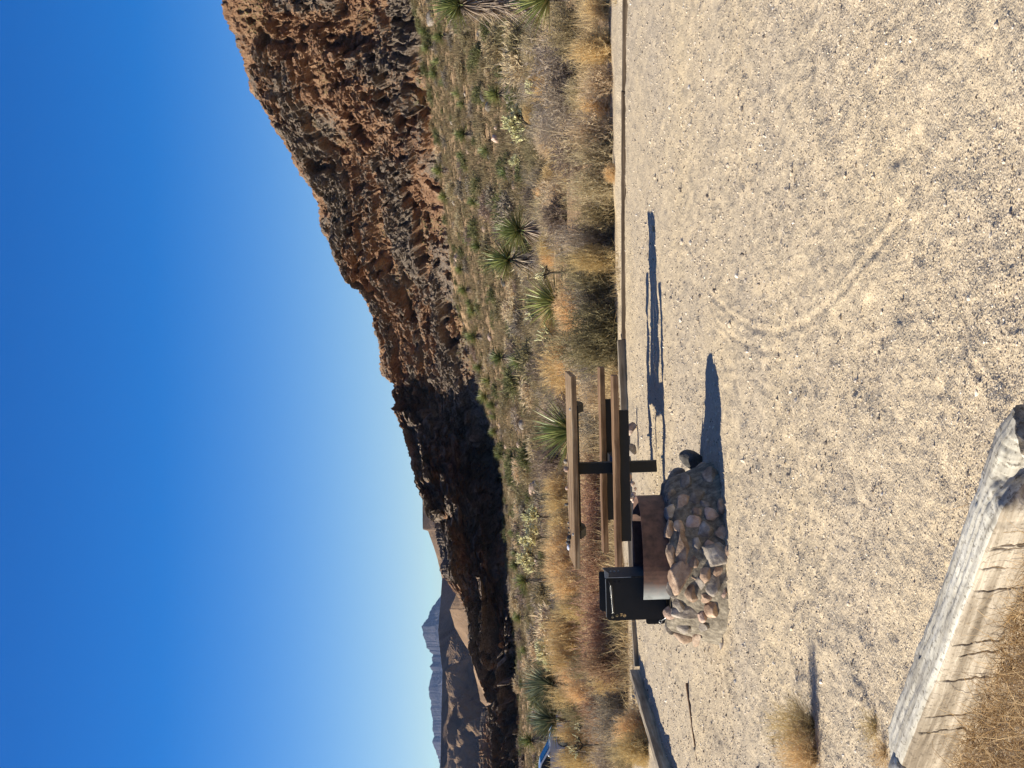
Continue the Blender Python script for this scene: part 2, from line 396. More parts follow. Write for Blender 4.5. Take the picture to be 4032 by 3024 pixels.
# ------------------------------------------------------------------ cliff, mesa, mountains
def relief(name, st, nu, nv, dispfn, material, ragged=0.0, rseed=0, thick=40.0, vpow=1.0, zdrop=2.0, hsc=1.0, attrfn=None, shear=None):
    """st rows: y, xtop, dtop, xbase, dbase in photograph terms, each turned into a place in the world"""
    st = np.array(st, float)
    y = np.linspace(st[0, 0], st[-1, 0], nu)
    xt, dt, xb, db = [np.interp(y, st[:, 0], st[:, k]) for k in (1, 2, 3, 4)]
    if ragged:
        xt = xt + ragged * (fbm(y / 40.0, 0, 0, 5, rseed, 0.6) + 0.8 * np.abs(fbm(y / 12.0, 4, 0, 3, rseed + 5)))
    v = np.linspace(0, 1, nv)[:, None]
    def ray(x, yv, d):
        dx = Fw.x + Xc.x * (x - 2016) / F_PX + Yc.x * (1512 - yv) / F_PX
        dy = Fw.y + Xc.y * (x - 2016) / F_PX + Yc.y * (1512 - yv) / F_PX
        dz = Fw.z + Xc.z * (x - 2016) / F_PX + Yc.z * (1512 - yv) / F_PX
        return np.stack([dx / dy * d, d, H_EYE + dz / dy * d], -1)
    Yv = np.broadcast_to(y, (nv, nu))
    Pb = ray(xb, y, db); Pt = ray(xt, y, dt)
    Pb[:, 2] -= zdrop
    P = Pb[None] + (Pt - Pb)[None] * v[..., None]
    if shear:
        xm = xb[None] + (xt - xb)[None] * v
        dm = (1 - v) * np.interp(y[None] - shear[0] * (1 - v), shear[1], shear[2]) + v * dt[None]
        P = ray(xm, np.broadcast_to(y, xm.shape), dm); P[..., 2] -= zdrop * np.maximum(1 - v * 12, 0)
    # distances follow a convex, stepped profile
    du = np.gradient(P, axis=1); dv = np.gradient(P, axis=0)
    n = np.cross(du, dv); n /= np.linalg.norm(n, axis=-1, keepdims=True) + 1e-9
    n *= -np.sign(n[..., 1:2] + 1e-9)
    Vv = np.broadcast_to(v, (nv, nu))
    disp, attrs = dispfn(P, Vv, Yv)
    if shear or name == 'rock_bluff':
        n = 0.4 * n + 0.6 * np.array([-0.12, -1.0, 0.0]); n /= np.linalg.norm(n, axis=-1, keepdims=True)
    P = P + n * disp[..., None]
    # back of the ridge
    bk = []
    for k, (f, dz) in enumerate(((0.15, -0.5), (1.0, -2.0), (1.6, -60.0))):
        Q = P[-1].copy(); s = (Q[:, 1] + thick * f) / Q[:, 1]
        Q[:, 0] *= s; Q[:, 1] *= s; Q[:, 2] += dz * hsc
        bk.append(Q)
    P = np.concatenate([P, np.array(bk)], 0)
    A = {k: np.concatenate([a, np.repeat(a[-1:], 3, 0)], 0) for k, a in attrs.items()}
    me = mesh_from(name, P.reshape(-1, 3), grid_faces(nv + 3, nu), False, [material], None, A)
    return link(name, me), P

def cliff_disp(P, v, yv):
    X, Y, Z = P[..., 0], P[..., 1], P[..., 2]
    s_ = yv * 0.036 + 0.8 * fbm(X / 5, Y / 5, Z / 5, 2, 91)
    w_ = v * 24 + 1.1 * fbm(s_ / 9, 0, Z / 9, 3, 40)           # across the beds
    env = sstep(0.0, 0.04, v) * np.where(yv < 2050, 0.18 + 0.82 * sstep(1.0, 0.88, v), 0.03 + 0.97 * sstep(1.0, 0.55, v))
    big = fbm(s_ / 12, w_ / 9, 0, 3, 1) * 3.0
    strata = fbm(w_ / 2.4, s_ / 16, 0, 4, 7) + 0.20; st = sstep(-0.16, 0.16, strata) * 1.9
    hard = sstep(-0.15, 0.2, strata)
    mid = ridged(s_ / 3.0, Y / 9, w_ / 1.8, 4, 11) * 1.0
    flute = ridged(s_ / 0.75, 0, w_ / 2.0, 3, 71) * 0.3 * hard
    pk = fbm(s_ / 2.6, 3, w_ / 1.9, 3, 23)
    pocket = -2.8 * sstep(0.12, 0.26, pk)
    pk2 = fbm(s_ / 1.0, 5, w_ / 0.8, 2, 29)
    pocket2 = -1.4 * sstep(0.12, 0.30, pk2)
    blocks = 0.55 * np.round(3 * fbm(s_ / 1.1, 7, w_ / 0.8, 2, 33)) / 3
    fine = fbm(X / 0.42, Y / 0.9, Z / 0.35, 3, 37) * 0.45
    rk = 0.55 + 0.45 * hard
    d = (big + st * 1.2 + mid * 1.0 * rk + flute + pocket * rk + pocket2 * 0.8 * rk + blocks * 2.1 * rk + fine * 1.6 * rk) * env * (1 + 0.6 * sstep(1500, 1700, yv))
    ore = 0.64 - 0.24 * hard + 0.55 * fbm(s_ / 6, 2, w_ / 2.6, 4, 51) + 0.25 * sstep(0.10, 0.30, pk)
    ore = ore - 0.22 * sstep(0.32, 0.0, v) - 0.10 * sstep(1300, 2400, yv) + 0.10 * sstep(900, 0, yv)
    scrub = sstep(0.10, -0.25, strata) * sstep(-0.1, 0.3, fbm(s_ / 4, 4, w_ / 3, 3, 61)) * 0.9
    return d, {'ore': ore, 'scrub': scrub}
sky_line = [(-700, 640), (-300, 800), (0, 872), (90, 895), (110, 905), (150, 935), (182, 940), (365, 994), (390, 1005), (392, 1020), (474, 1061), (602, 1139),
            (729, 1212), (802, 1249), (875, 1255), (1021, 1313), (1094, 1349), (1110, 1395), (1167, 1431), (1276, 1473), (1349, 1491),
            (1440, 1499), (1480, 1505), (1500, 1538), (1585, 1550), (1605, 1528), (1640, 1556), (1823, 1613), (1932, 1650), (1968, 1664), (2078, 1712), (2188, 1730),
            (2260, 1742), (2306, 1771), (2374, 1812), (2442, 1839), (2510, 1842), (2571, 1845), (2618, 1879), (2666, 1895), (2733, 1950), (2766, 1958)]
sl = np.array(sky_line, float)
tops = {-700: 205, 0: 225, 729: 255, 1185: 283, 1500: 303, 1600: 296, 1750: 287, 2000: 270, 2300: 259, 2766: 262}
CY = [-1000, 0, 1550, 1750, 2000, 2300, 3200]; CD = [150, 195, 288, 273, 257, 246, 240]
ty = np.array(sorted(tops)); td = np.array([tops[k] for k in ty], float)
ys = np.unique(np.concatenate([sl[:, 0], base_y[(base_y > -700) & (base_y < 2766)]]))
rows = [(yy, np.interp(yy, sl[:, 0], sl[:, 1]), np.interp(yy, ty, td), np.interp(yy, base_y, base_x) + 6, np.interp(yy, base_y, base_d)) for yy in ys]
cliff, cliffP = relief('cliff', rows, 1350, 460, cliff_disp, M['rockface'], 13.0, 3, 45, shear=(330, CY, CD))
tag(cliff, 'rugged orange and grey volcanic rock cliff rising behind the campsite', 'cliff', kind='structure')

bl = [(2700, 2010), (2740, 1975), (2766, 1945), (2785, 1903), (2849, 1886), (2916, 1883), (3024, 1886), (3400, 1850), (4200, 1800)]
rows = [(a, b, 255 - (a - 2700) * 0.02, np.interp(a, base_y, base_x) + 6, 240 - (a - 2700) * 0.02) for a, b in bl]
def bluff_disp(P, v, yv):
    d, a = cliff_disp(P, v, yv); return d * 0.75, a
bluff, _ = relief('rock_bluff', rows, 420, 200, bluff_disp, M['rockface'], 7.0, 9, 30)
tag(bluff, 'dark rock bluff at the left end of the cliff', 'bluff', kind='structure')

def hill_disp(amp, sc, seed, drop=0.0):
    def f(P, v, yv):
        X, Y, Z = P[..., 0], P[..., 1], P[..., 2]
        d = amp * (ridged(X / sc, Y / sc, Z / (sc * 1.6), 5, seed) + 0.6 * fbm(X / (sc * .25), Y / (sc * .25), Z / (sc * .25), 4, seed + 3)) * sstep(1.0, 0.45, v)
        return d, {'ore': 0 * v}
    return f
# low mesa with shaded flank
ms = [(1880, 1664, 1500), (1960, 1664, 1500), (2084, 1664, 1480), (2090, 1685, 1480), (2125, 1698, 1480), (2200, 1722, 1500), (2279, 1740, 1500), (2374, 1734, 1450), (2483, 1725, 1400),
      (2550, 1731, 1330), (2645, 1742, 1270), (2849, 1737, 1190), (3024, 1734, 1130), (3600, 1725, 1000), (4400, 1710, 900)]
rows = [(a, b, d, 2040, d - 170) for a, b, d in ms]
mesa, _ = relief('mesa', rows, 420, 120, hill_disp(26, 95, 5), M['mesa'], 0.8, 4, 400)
tag(mesa, 'flat topped brown mesa with a shaded flank beyond the cliff', 'mesa', kind='structure')
hs = [(2330, 1800), (2400, 1770), (2470, 1790), (2540, 1830), (2580, 1860), (2640, 1865), (2700, 1880), (2760, 1890), (2790, 1920), (2860, 1960), (3100, 1990)]
rows = [(a, b, 620 + (a - 2330) * 0.25, 2040, 520 + (a - 2330) * 0.25) for a, b in hs]
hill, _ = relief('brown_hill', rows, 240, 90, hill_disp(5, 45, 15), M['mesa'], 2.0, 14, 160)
tag(hill, 'sunlit brown gravel hillside in the gap at the foot of the mesa', 'hill', kind='structure')
mt = [(2190, 1760), (2246, 1734), (2270, 1745), (2330, 1738), (2347, 1730), (2400, 1698), (2422, 1686), (2450, 1664), (2466, 1657), (2500, 1664), (2523, 1676), (2550, 1680), (2577, 1703), (2610, 1706),
      (2625, 1692), (2650, 1706), (2706, 1683), (2740, 1688), (2781, 1696), (2862, 1704), (2900, 1708), (2923, 1700), (2964, 1717), (2991, 1727), (3060, 1735), (3400, 1730), (4300, 1750)]
rows = [(a, b, 9600, 1990, 8600) for a, b in mt]
mts, _ = relief('mountain_range', rows, 520, 120, hill_disp(150, 500, 25), M['mount'], 9.0, 24, 1500, hsc=6)
tag(mts, 'jagged blue grey mountain range on the far horizon', 'mountain', kind='structure')

# ------------------------------------------------------------------ plant builders
def ribbons(org, dirs, length, width, segs=3, droop=0.0, jit=0.0, rng=None, taper=1.0, h0=0.0, h1=1.0, up=None):
    """thin tapering strips; returns V, quads, tris, h, rnd"""
    rng = rng or RNG
    n = len(org); V = []; H = []
    d = dirs / (np.linalg.norm(dirs, axis=1, keepdims=True) + 1e-9)
    side = np.cross(d, rng.normal(size=(n, 3))); side /= np.linalg.norm(side, axis=1, keepdims=True) + 1e-9
    p = org.copy(); step = (length / segs)[:, None]
    pts = [p.copy()]
    for k in range(segs):
        d = d + np.array([0, 0, -1.0]) * droop * ((k + 1) / segs) + rng.normal(size=(n, 3)) * jit
        d /= np.linalg.norm(d, axis=1, keepdims=True)
        p = p + d * step; pts.append(p.copy())
    for k in range(segs):
        wk = (width * (1 - taper * (k / segs) ** 1.5))[:, None] * 0.5
        V.append(pts[k] - side * wk); V.append(pts[k] + side * wk)
        hh = h0 + (h1 - h0) * k / segs
        H += [np.full(n, hh), np.full(n, hh)]
    V.append(pts[segs]); H.append(np.full(n, h1))
    Vv = np.concatenate(V, 0); i = np.arange(n)
    quads = [np.stack([i + (2 * k) * n, i + (2 * k + 1) * n, i + (2 * k + 3) * n, i + (2 * k + 2) * n], 1) for k in range(segs - 1)]
    k = segs - 1
    tris = np.stack([i + (2 * k) * n, i + (2 * k + 1) * n, i + (2 * k + 2) * n], 1)
    rnd = np.tile(rng.random(n), 2 * segs + 1)
    return Vv, (np.concatenate(quads, 0) if quads else np.zeros((0, 4), int)), tris, np.concatenate(H), rnd, pts
class Acc:
    def __init__(s): s.V = []; s.Q = []; s.T = []; s.H = []; s.R = []; s.n = 0
    def add(s, r):
        s.V.append(r[0]); s.Q.append(r[1] + s.n); s.T.append(r[2] + s.n); s.H.append(r[3]); s.R.append(r[4]); s.n += len(r[0])
    def mesh(s, name, m):
        return mesh_from(name, np.concatenate(s.V), [np.concatenate(s.Q), np.concatenate(s.T)], False, [m], None,
                         {'h': np.concatenate(s.H), 'rnd': np.concatenate(s.R)})
def bush_mesh(name, m, seed, R=0.5, Hh=0.5, n=900, sub=4, width=0.005, spread=1.0, droop=0.05, jit=0.12, subl=0.25, lump=0.5, wild=0.55):
    rng = np.random.default_rng(seed); A = Acc()
    az = rng.random(n) * 2 * np.pi; el = np.arccos(rng.random(n) ** 0.8 * 0.98)          # from vertical
    el = np.minimum(el * spread, 1.5)
    d = np.stack([np.sin(el) * np.cos(az), np.sin(el) * np.sin(az), np.cos(el)], 1)
    env = 1 / np.sqrt((np.sin(el) / R) ** 2 + (np.cos(el) / Hh) ** 2)
    lumpn = 1 + lump * fbm(d[:, 0] * 2.2 + seed, d[:, 1] * 2.2, d[:, 2] * 2.2, 3, seed)
    L = env * lumpn * (0.62 + 0.38 * rng.random(n))
    org = np.stack([rng.normal(size=n) * R * 0.10, rng.normal(size=n) * R * 0.10, np.zeros(n)], 1)
    r = ribbons(org, d, L, np.full(n, width), 3, droop, jit, rng, 0.6, 0, 0.75); A.add(r)
    pts = r[5]
    for k in range(sub):
        f = 0.35 + 0.65 * rng.random(n)[:, None]
        seg = (2, 1, 2, 2, 1)[k % 5]
        o = pts[seg] + (pts[seg + 1] - pts[seg]) * f
        dd = (pts[seg + 1] - pts[seg]); dd /= np.linalg.norm(dd, axis=1, keepdims=True) + 1e-9
        dd = dd + rng.normal(size=(n, 3)) * wild + np.array([0, 0, 0.25])
        A.add(ribbons(o, dd, L * subl * (0.5 + rng.random(n)), np.full(n, width * 0.8), 2, droop, jit, rng, 0.7, 0.55, 1.0))
    me = A.mesh(name, m); return me
def grass_mesh(name, m, seed, R=0.15, L=0.35, n=260, width=0.004, droop=0.35):
    rng = np.random.default_rng(seed); A = Acc()
    az = rng.random(n) * 2 * np.pi; el = rng.random(n) * 0.9
    d = np.stack([np.sin(el) * np.cos(az), np.sin(el) * np.sin(az), np.cos(el)], 1)
    rr = R * np.sqrt(rng.random(n)); a2 = rng.random(n) * 6.28
    org = np.stack([rr * np.cos(a2), rr * np.sin(a2), np.zeros(n)], 1)
    A.add(ribbons(org, d, L * (0.4 + 0.6 * rng.random(n)), np.full(n, width), 3, droop, 0.12, rng))
    return A.mesh(name, m)
def blades(rng, n, centre, L, width, el0, el1, m_name, mt_, droop=0.03, fold=0.35, updir=(0, 0, 1)):
    """stiff yucca blades with a folded section"""
    V = []; Fc = []; Hh = []; Rr = []
    gold = 2.399963
    up = Vector(updir).normalized(); q = Vector((0, 0, 1)).rotation_difference(up)
    for i in range(n):
        f = (i + 0.5) / n
        el = el0 + (el1 - el0) * f ** 0.8 + rng.normal() * 0.07; az = i * gold + rng.normal() * 0.12
        d = q @ Vector((math.sin(el) * math.cos(az), math.sin(el) * math.sin(az), math.cos(el)))
        s = d.cross(Vector((0, 0, 1)));
        if s.length < 0.1: s = Vector((math.cos(az), math.sin(az), 0))
        s.normalize(); nn = s.cross(d).normalized()
        ll = L * (0.72 + 0.4 * rng.random()) ; b = len(V); r = rng.random()
        p = Vector(centre) + d * 0.03
        ws = [0.55, 1.0, 0.85, 0.5, 0.02]
        for k in range(5):
            t = k / 4
            c = p + d * ll * t + Vector((0, 0, -1)) * droop * ll * t * t * 2
            wd = width * ws[k] * 0.5
            V += [c - s * wd + nn * wd * fold, c - nn * wd * fold * 0.6, c + s * wd + nn * wd * fold]
            Hh += [t] * 3; Rr += [r] * 3
        for k in range(4):
            a = b + 3 * k
            Fc += [(a, a + 1, a + 4, a + 3), (a + 1, a + 2, a + 5, a + 4)]
    return mesh_from(m_name, np.array([tuple(v) for v in V]), np.array(Fc), False, [mt_], None, {'h': Hh, 'rnd': Rr})
def tube(V, Fc, p0, p1, r0, r1, k=7, cap=True):
    d = (p1 - p0); L = d.length
    if L < 1e-6: return
    d.normalize(); s = d.orthogonal().normalized(); t = d.cross(s); b = len(V)
    for (p, r) in ((p0, r0), (p1, r1)):
        for i in range(k):
            a = 2 * math.pi * i / k
            V.append(p + s * math.cos(a) * r + t * math.sin(a) * r)
    for i in range(k):
        j = (i + 1) % k; Fc.append((b + i, b + j, b + k + j, b + k + i))
    if cap:
        c0 = len(V); V.append(p0 - d * r0 * 0.5); V.append(p1 + d * r1 * 0.6)
        for i in range(k):
            j = (i + 1) % k; Fc.append((b + j, b + i, c0)); Fc.append((b + k + i, b + k + j, c0 + 1))
def poly_mesh(name, V, Fc, mats, smooth=False, attrs=None, mi=None):
    me = bpy.data.meshes.new(name); me.from_pydata([tuple(v) for v in V], [], Fc)
    for m in mats: me.materials.append(m)
    if attrs:
        for k, a in attrs.items():
            at = me.attributes.new(k, 'FLOAT', 'POINT'); at.data.foreach_set('value', np.asarray(a, np.float32))
    if smooth: me.polygons.foreach_set('use_smooth', [True] * len(me.polygons))
    if mi is not None: me.polygons.foreach_set('material_index', mi)
    me.update(); return me

M['yucca'] = mat_strand('yucca_leaf', (0.10, 0.11, 0.04), (0.16, 0.20, 0.07), (0.34, 0.36, 0.13), 0.45, 0.5, 0.85, 1.2)
M['yucca_blue'] = mat_strand('blue_green_leaf', (0.06, 0.07, 0.045), (0.13, 0.16, 0.10), (0.28, 0.31, 0.20), 0.5, 0.4, 0.9, 1.1)
M['dead'] = mat_strand('dead_leaf', (0.16, 0.12, 0.09), (0.26, 0.20, 0.15), (0.44, 0.37, 0.29), 0.9, 0.1)
M['bark'] = mat_stone('bark', (0.05, 0.04, 0.035), (0.11, 0.09, 0.07), (0.2, 0.16, 0.13), 20, 0.01)
M['cholla'] = mat_strand('cholla_joint', (0.20, 0.17, 0.07), (0.56, 0.52, 0.27), (0.80, 0.76, 0.46), 0.9, 0.1, 0.9, 1.1)
M['cholla_old'] = mat_stone('old_cholla_wood', (0.035, 0.03, 0.022), (0.07, 0.06, 0.04), (0.13, 0.11, 0.07), 20, 0.01)
TR = 0.25
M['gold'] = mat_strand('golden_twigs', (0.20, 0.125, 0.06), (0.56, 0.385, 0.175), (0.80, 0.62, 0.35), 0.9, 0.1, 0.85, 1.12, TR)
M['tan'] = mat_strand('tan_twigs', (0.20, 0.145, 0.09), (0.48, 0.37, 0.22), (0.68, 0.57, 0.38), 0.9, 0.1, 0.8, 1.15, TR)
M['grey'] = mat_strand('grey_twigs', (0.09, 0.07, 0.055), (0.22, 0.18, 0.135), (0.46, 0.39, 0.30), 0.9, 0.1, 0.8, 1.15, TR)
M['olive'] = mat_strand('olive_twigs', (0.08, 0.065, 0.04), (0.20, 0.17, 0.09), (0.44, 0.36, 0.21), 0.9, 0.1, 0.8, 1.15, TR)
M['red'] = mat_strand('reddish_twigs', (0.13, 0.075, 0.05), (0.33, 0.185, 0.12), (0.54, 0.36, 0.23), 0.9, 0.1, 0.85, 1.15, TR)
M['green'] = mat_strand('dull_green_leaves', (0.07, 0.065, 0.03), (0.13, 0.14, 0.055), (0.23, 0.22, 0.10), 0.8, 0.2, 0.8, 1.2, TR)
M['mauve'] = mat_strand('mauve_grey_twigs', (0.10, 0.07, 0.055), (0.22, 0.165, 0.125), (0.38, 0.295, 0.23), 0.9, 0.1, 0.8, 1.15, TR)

_dim = {}
def me_dim(me):
    if me.name not in _dim:
        n = len(me.vertices); a = np.zeros(n * 3, np.float32); me.vertices.foreach_get('co', a); a = a.reshape(-1, 3)
        _dim[me.name] = (float(np.percentile(np.hypot(a[:, 0], a[:, 1]), 95)), float(np.percentile(a[:, 2], 98)))
    return _dim[me.name]

BM = {}
def variants(key, k, **kw):
    BM[key] = [bush_mesh(key + '_shrub', M[key if 'm' not in kw else kw['m']], 100 + hash_s(key) + i, **{a: b for a, b in kw.items() if a != 'm'}) for i in range(k)]
def hash_s(s): return sum(ord(c) * (i + 1) for i, c in enumerate(s)) % 500
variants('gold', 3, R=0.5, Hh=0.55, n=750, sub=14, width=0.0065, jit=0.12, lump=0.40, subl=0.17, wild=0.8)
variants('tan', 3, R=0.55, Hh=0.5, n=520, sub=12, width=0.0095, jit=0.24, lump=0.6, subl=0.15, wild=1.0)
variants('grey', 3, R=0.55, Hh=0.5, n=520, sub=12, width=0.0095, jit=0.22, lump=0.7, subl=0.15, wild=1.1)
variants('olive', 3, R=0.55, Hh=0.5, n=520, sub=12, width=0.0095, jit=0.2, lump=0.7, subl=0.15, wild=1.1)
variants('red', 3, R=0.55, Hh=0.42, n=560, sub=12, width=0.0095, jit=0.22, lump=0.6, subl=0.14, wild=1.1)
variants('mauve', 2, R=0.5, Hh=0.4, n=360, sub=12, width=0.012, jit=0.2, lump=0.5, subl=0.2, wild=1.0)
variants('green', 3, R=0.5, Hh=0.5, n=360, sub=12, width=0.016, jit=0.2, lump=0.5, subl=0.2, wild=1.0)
# light versions for the far slope
FAR = {k: [bush_mesh(k + '_far_shrub', M[k], 900 + i + hash_s(k), R=0.5, Hh=0.42, n=380, sub=4, width=0.032, jit=0.2, lump=0.6) for i in range(2)] for k in ('grey', 'olive', 'mauve', 'green', 'tan', 'gold')}

NAME = {'gold': 'golden_bush', 'tan': 'tan_bush', 'grey': 'grey_bush', 'olive': 'olive_bush', 'red': 'red_bush', 'mauve': 'mauve_bush', 'green': 'green_bush'}
def place(me, name, x, y, s, sz=None, label=None, cat='bush', group=None, sink=0.02):
    o = link(name, me); o.location = (x, y, gh(x, y) - sink); o.rotation_euler.z = random.random() * 6.28
    sz = sz or s; o.scale = (s * random.uniform(0.93, 1.07), s * random.uniform(0.93, 1.07), sz)
    return tag(o, label, cat, group)
def xy_at(y, d): return (-(y - 1512) / F_PX * d - math.tan(ROLL) * 0.0, d)
def bush(kind, y, d, half_px, top_v, label=None, group=None, cat='bush', height=None):
    """half_px: half width in photo pixels, top_v: photo row its top reaches"""
    X, Y = xy_at(y, d); me = random.choice(BM[kind]); k = d / F_PX; g = gh(X, Y)
    hh = height if height else max(img(top_v, y, d).z - g, 0.12)
    return place(me, NAME[kind], X, Y, half_px * k / me_dim(me)[0], hh / me_dim(me)[1], label, cat, group)
# yuccas
def make_yucca(seed, n=110, L=0.62, width=0.034, trunk=0.35, skirt=60, lean=(0, 0), blue=False, el1=1.75, full=False):
    rng = np.random.default_rng(seed)
    root = empty('yucca')
    top = Vector((lean[0] * trunk, lean[1] * trunk, trunk)); up = (lean[0], lean[1], 1)
    V, Fc = [], []; prev = Vector((0, 0, -0.15)); k = 6
    def at(f): return Vector((top.x * max(f, 0) ** 1.4, top.y * max(f, 0) ** 1.4, -0.15 + (trunk + 0.15) * f))
    for i in range(1, k + 1):
        p = at(i / k); tube(V, Fc, prev, p, 0.085 - 0.004 * i, 0.08 - 0.004 * i); prev = p
    link('trunk', poly_mesh('yucca_trunk', V, Fc, [M['bark']], True), root)
    link('leaves', blades(rng, n, top, L, width, 0.12, el1, 'yucca_leaves', M['yucca_blue' if blue else 'yucca'], 0.04, updir=up), root)
    if skirt:
        # dead leaves hang down along the trunk
        lv = max(1, int(round(trunk / 0.28))) if full else 1
        V2, F2, H2, R2 = [], [], [], []
        for q in range(lv):
            c = at(1 - q / max(lv, 1) * 0.85) - Vector((0, 0, 0.04))
            me = blades(rng, skirt, c, min(L * 0.85, max(c.z * 1.1, 0.25)), width * 0.8, 1.9, 2.98, 'tmp', M['dead'], 0.06, updir=up)
            a = np.zeros(len(me.vertices) * 3, np.float32); me.vertices.foreach_get('co', a); b = len(V2)
            V2 += [Vector(x) for x in a.reshape(-1, 3)]; F2 += [tuple(v + b for v in f.vertices) for f in me.polygons]
            H2 += [x.value for x in me.attributes['h'].data]; R2 += [x.value for x in me.attributes['rnd'].data]
            bpy.data.meshes.remove(me)
        link('dead_leaves', poly_mesh('yucca_dead_leaves', V2, F2, [M['dead']], False, {'h': H2, 'rnd': R2}), root)
    return root
YK = {'tall': dict(n=190, L=0.66, width=0.036, skirt=90, full=True), 'fan': dict(n=130, L=0.80, width=0.042, skirt=14, el1=1.45),
      'mid': dict(n=170, L=0.62, width=0.036, skirt=80, full=True, lean=(0.12, 0)), 'low': dict(n=100, L=0.60, width=0.036, skirt=30),
      'blue': dict(n=300, L=0.62, width=0.028, skirt=0, blue=True, el1=1.7)}
YS = {}
def yucca(kind, x, y, d, rad_px, label, group=None, own=True):
    """x,y: photo position of the rosette's heart; d: distance; rad_px its leaf radius in pixels"""
    rad_px *= 1.32 if own else 1.1; L = YK[kind]['L'] * 1.06; s = rad_px * d / F_PX / L; p = img(x, y, d); g = gh(p.x, p.y)
    if own:
        o = make_yucca(int(x + y), trunk=max((p.z - g) / s, 0.1), **YK[kind]); o.location = (p.x, p.y, g)
    else:
        if kind not in YS: YS[kind] = o = make_yucca(9, trunk=0.45 if kind == 'mid' else 0.15, **YK[kind])
        else: o = copy_tree(YS[kind])
        o.location = (p.x, p.y, g)
    o.rotation_euler = (0, 0, random.random() * 6.28); o.scale = (s, s, s)
    tag(o, label, 'yucca', group); return o

# ------------------------------------------------------------------ yuccas seen in the photo
yl = [
 ('tall', 1808, 22, 34, 105, 'tall yucca with a grey dead skirt at the right end of the frame'),
 ('fan', 2165, -10, 27, 150, 'big yellow green yucca fan low at the right end of the frame'),
 ('tall', 2045, 907, 48, 92, 'dark green yucca with a thick shaggy brown skirt, right of the pair behind the kerb'),
 ('mid', 2005, 1038, 55, 92, 'yucca with pale grey skirt just left of the shaggiest yucca'),
 ('fan', 2205, 1188, 36, 125, 'low yellow green yucca on orange sand halfway between table and shaggy yuccas'),
 ('fan', 2262, 1697, 26, 150, 'bright spiky yucca fan rising right behind the tabletop'),
 ('mid', 1972, 1421, 75, 45, 'upper of two small yuccas right of the table, standing above the other'),
 ('low', 2050, 1426, 65, 55, 'lower of two small yuccas right of the table'),
 ('low', 2069, 2286, 62, 50, 'dark yucca behind the left end of the long cholla thicket'),
 ('mid', 2089, 2905, 90, 42, 'round yucca on the slope above the parked car'),
 ('blue', 2178, 2693, 50, 112, 'large dense blue green yucca clump left of the golden bushes, right of the two'),
 ('blue', 2186, 2835, 50, 100, 'large dense blue green yucca clump nearest the parked car'),
 ('tall', 1957, 372, 75, 48, 'dark yucca with black skirt beside the smooth round boulder'),
]
for k, x, y, d, r, lb in yl: yucca(k, x, y, d, r, lb)
small = [(1808, 368, 30), (1828, 408, 26), (1848, 532, 36), (1823, 612, 28), (1923, 592, 36), (1997, 681, 38), (1758, 139, 32), (1813, 85, 30), (1735, 240, 34), (1720, 290, 30), (1755, 320, 26),
         (1753, 671, 30), (1773, 771, 28), (1883, 790, 26), (1900, 800, 24), (1848, 949, 26), (1905, 965, 30), (1830, 1060, 22), (1848, 1138, 28), (1850, 1190, 22), (1888, 1327, 34), (1700, 190, 26), (1880, 1220, 24),
         (1925, 1500, 34), (1930, 1560, 30), (1960, 1590, 26), (1905, 1450, 24), (1948, 1640, 24), (1985, 1790, 22), (2000, 1830, 20), (1690, 120, 24), (1930, 1700, 22), (2040, 2100, 24), (2050, 2230, 26), (2060, 2430, 24), (2070, 2560, 22), (2030, 2180, 20), (2100, 2790, 22)]
for x, y, r in small:
    # distance where the slope is seen at this place
    best = None
    for d in np.linspace(62, 230, 85):
        p = img(x + r * 0.5, y, d)
        if p.z < gh(p.x, p.y) + 0.02: best = d; break
    yucca(random.choice(['low', 'mid']), x, y, best or 190, r * 1.4, 'small green yucca dotted over the slope below the cliff', 'small yuccas on the slope', own=False)

# ------------------------------------------------------------------ chollas
def make_cholla(seed, spread=0.5, height=0.9, joints=200, jr=0.022, jl=0.10):
    rng = random.Random(seed); root = empty('cholla')
    V, Fc = [], []; JV, JF, H, R = [], [], [], []
    tips = []
    def grow(p, d, lvl, r):
        L = height * (0.30, 0.26, 0.20, 0.15)[lvl] * rng.uniform(0.7, 1.2)
        q = p + d * L; tube(V, Fc, p, q, r, r * 0.8, 6)
        if lvl == 3: tips.append((q, d)); return
        for _ in range(rng.choice((3, 4, 4))):
            nd = (d + Vector((rng.uniform(-1, 1) * (0.7 + spread), rng.uniform(-1, 1) * (0.7 + spread), rng.uniform(-0.25, 0.7)))).normalized()
            grow(q, nd, lvl + 1, r * 0.72)
        if lvl > 0: tips.append((q, d))
    tube(V, Fc, Vector((0, 0, -1.6)), Vector((0, 0, 0)), 0.045, 0.04, 6)
    grow(Vector((0, 0, -0.05)), Vector((0, 0, 1)), 0, 0.04)
    n = 0
    while n < joints:
        q, d = rng.choice(tips); p = q.copy(); dd = d.copy()
        for _ in range(rng.choice((1, 2, 2, 3))):
            dd = (dd + Vector((rng.uniform(-1, 1), rng.uniform(-1, 1), rng.uniform(-0.5, 1.0))) * 0.9).normalized()
            l = jl * rng.uniform(0.7, 1.3); e = p + dd * l; b = len(JV); m = (p + e) / 2
            tube(JV, JF, p, m, jr * 0.75, jr, 6, False); tube(JV, JF, m, e, jr, jr * 0.7, 6, True)
            H += [0.25 + 0.75 * rng.random()] * (len(JV) - b); R += [rng.random()] * (len(JV) - b)
            p = e; n += 1
    # spines as fine strips
    link('branches', poly_mesh('cholla_branches', V, Fc, [M['cholla_old']]), root)
    link('joints', poly_mesh('cholla_joints', JV, JF, [M['cholla']], False, {'h': H, 'rnd': R}), root)
    return root
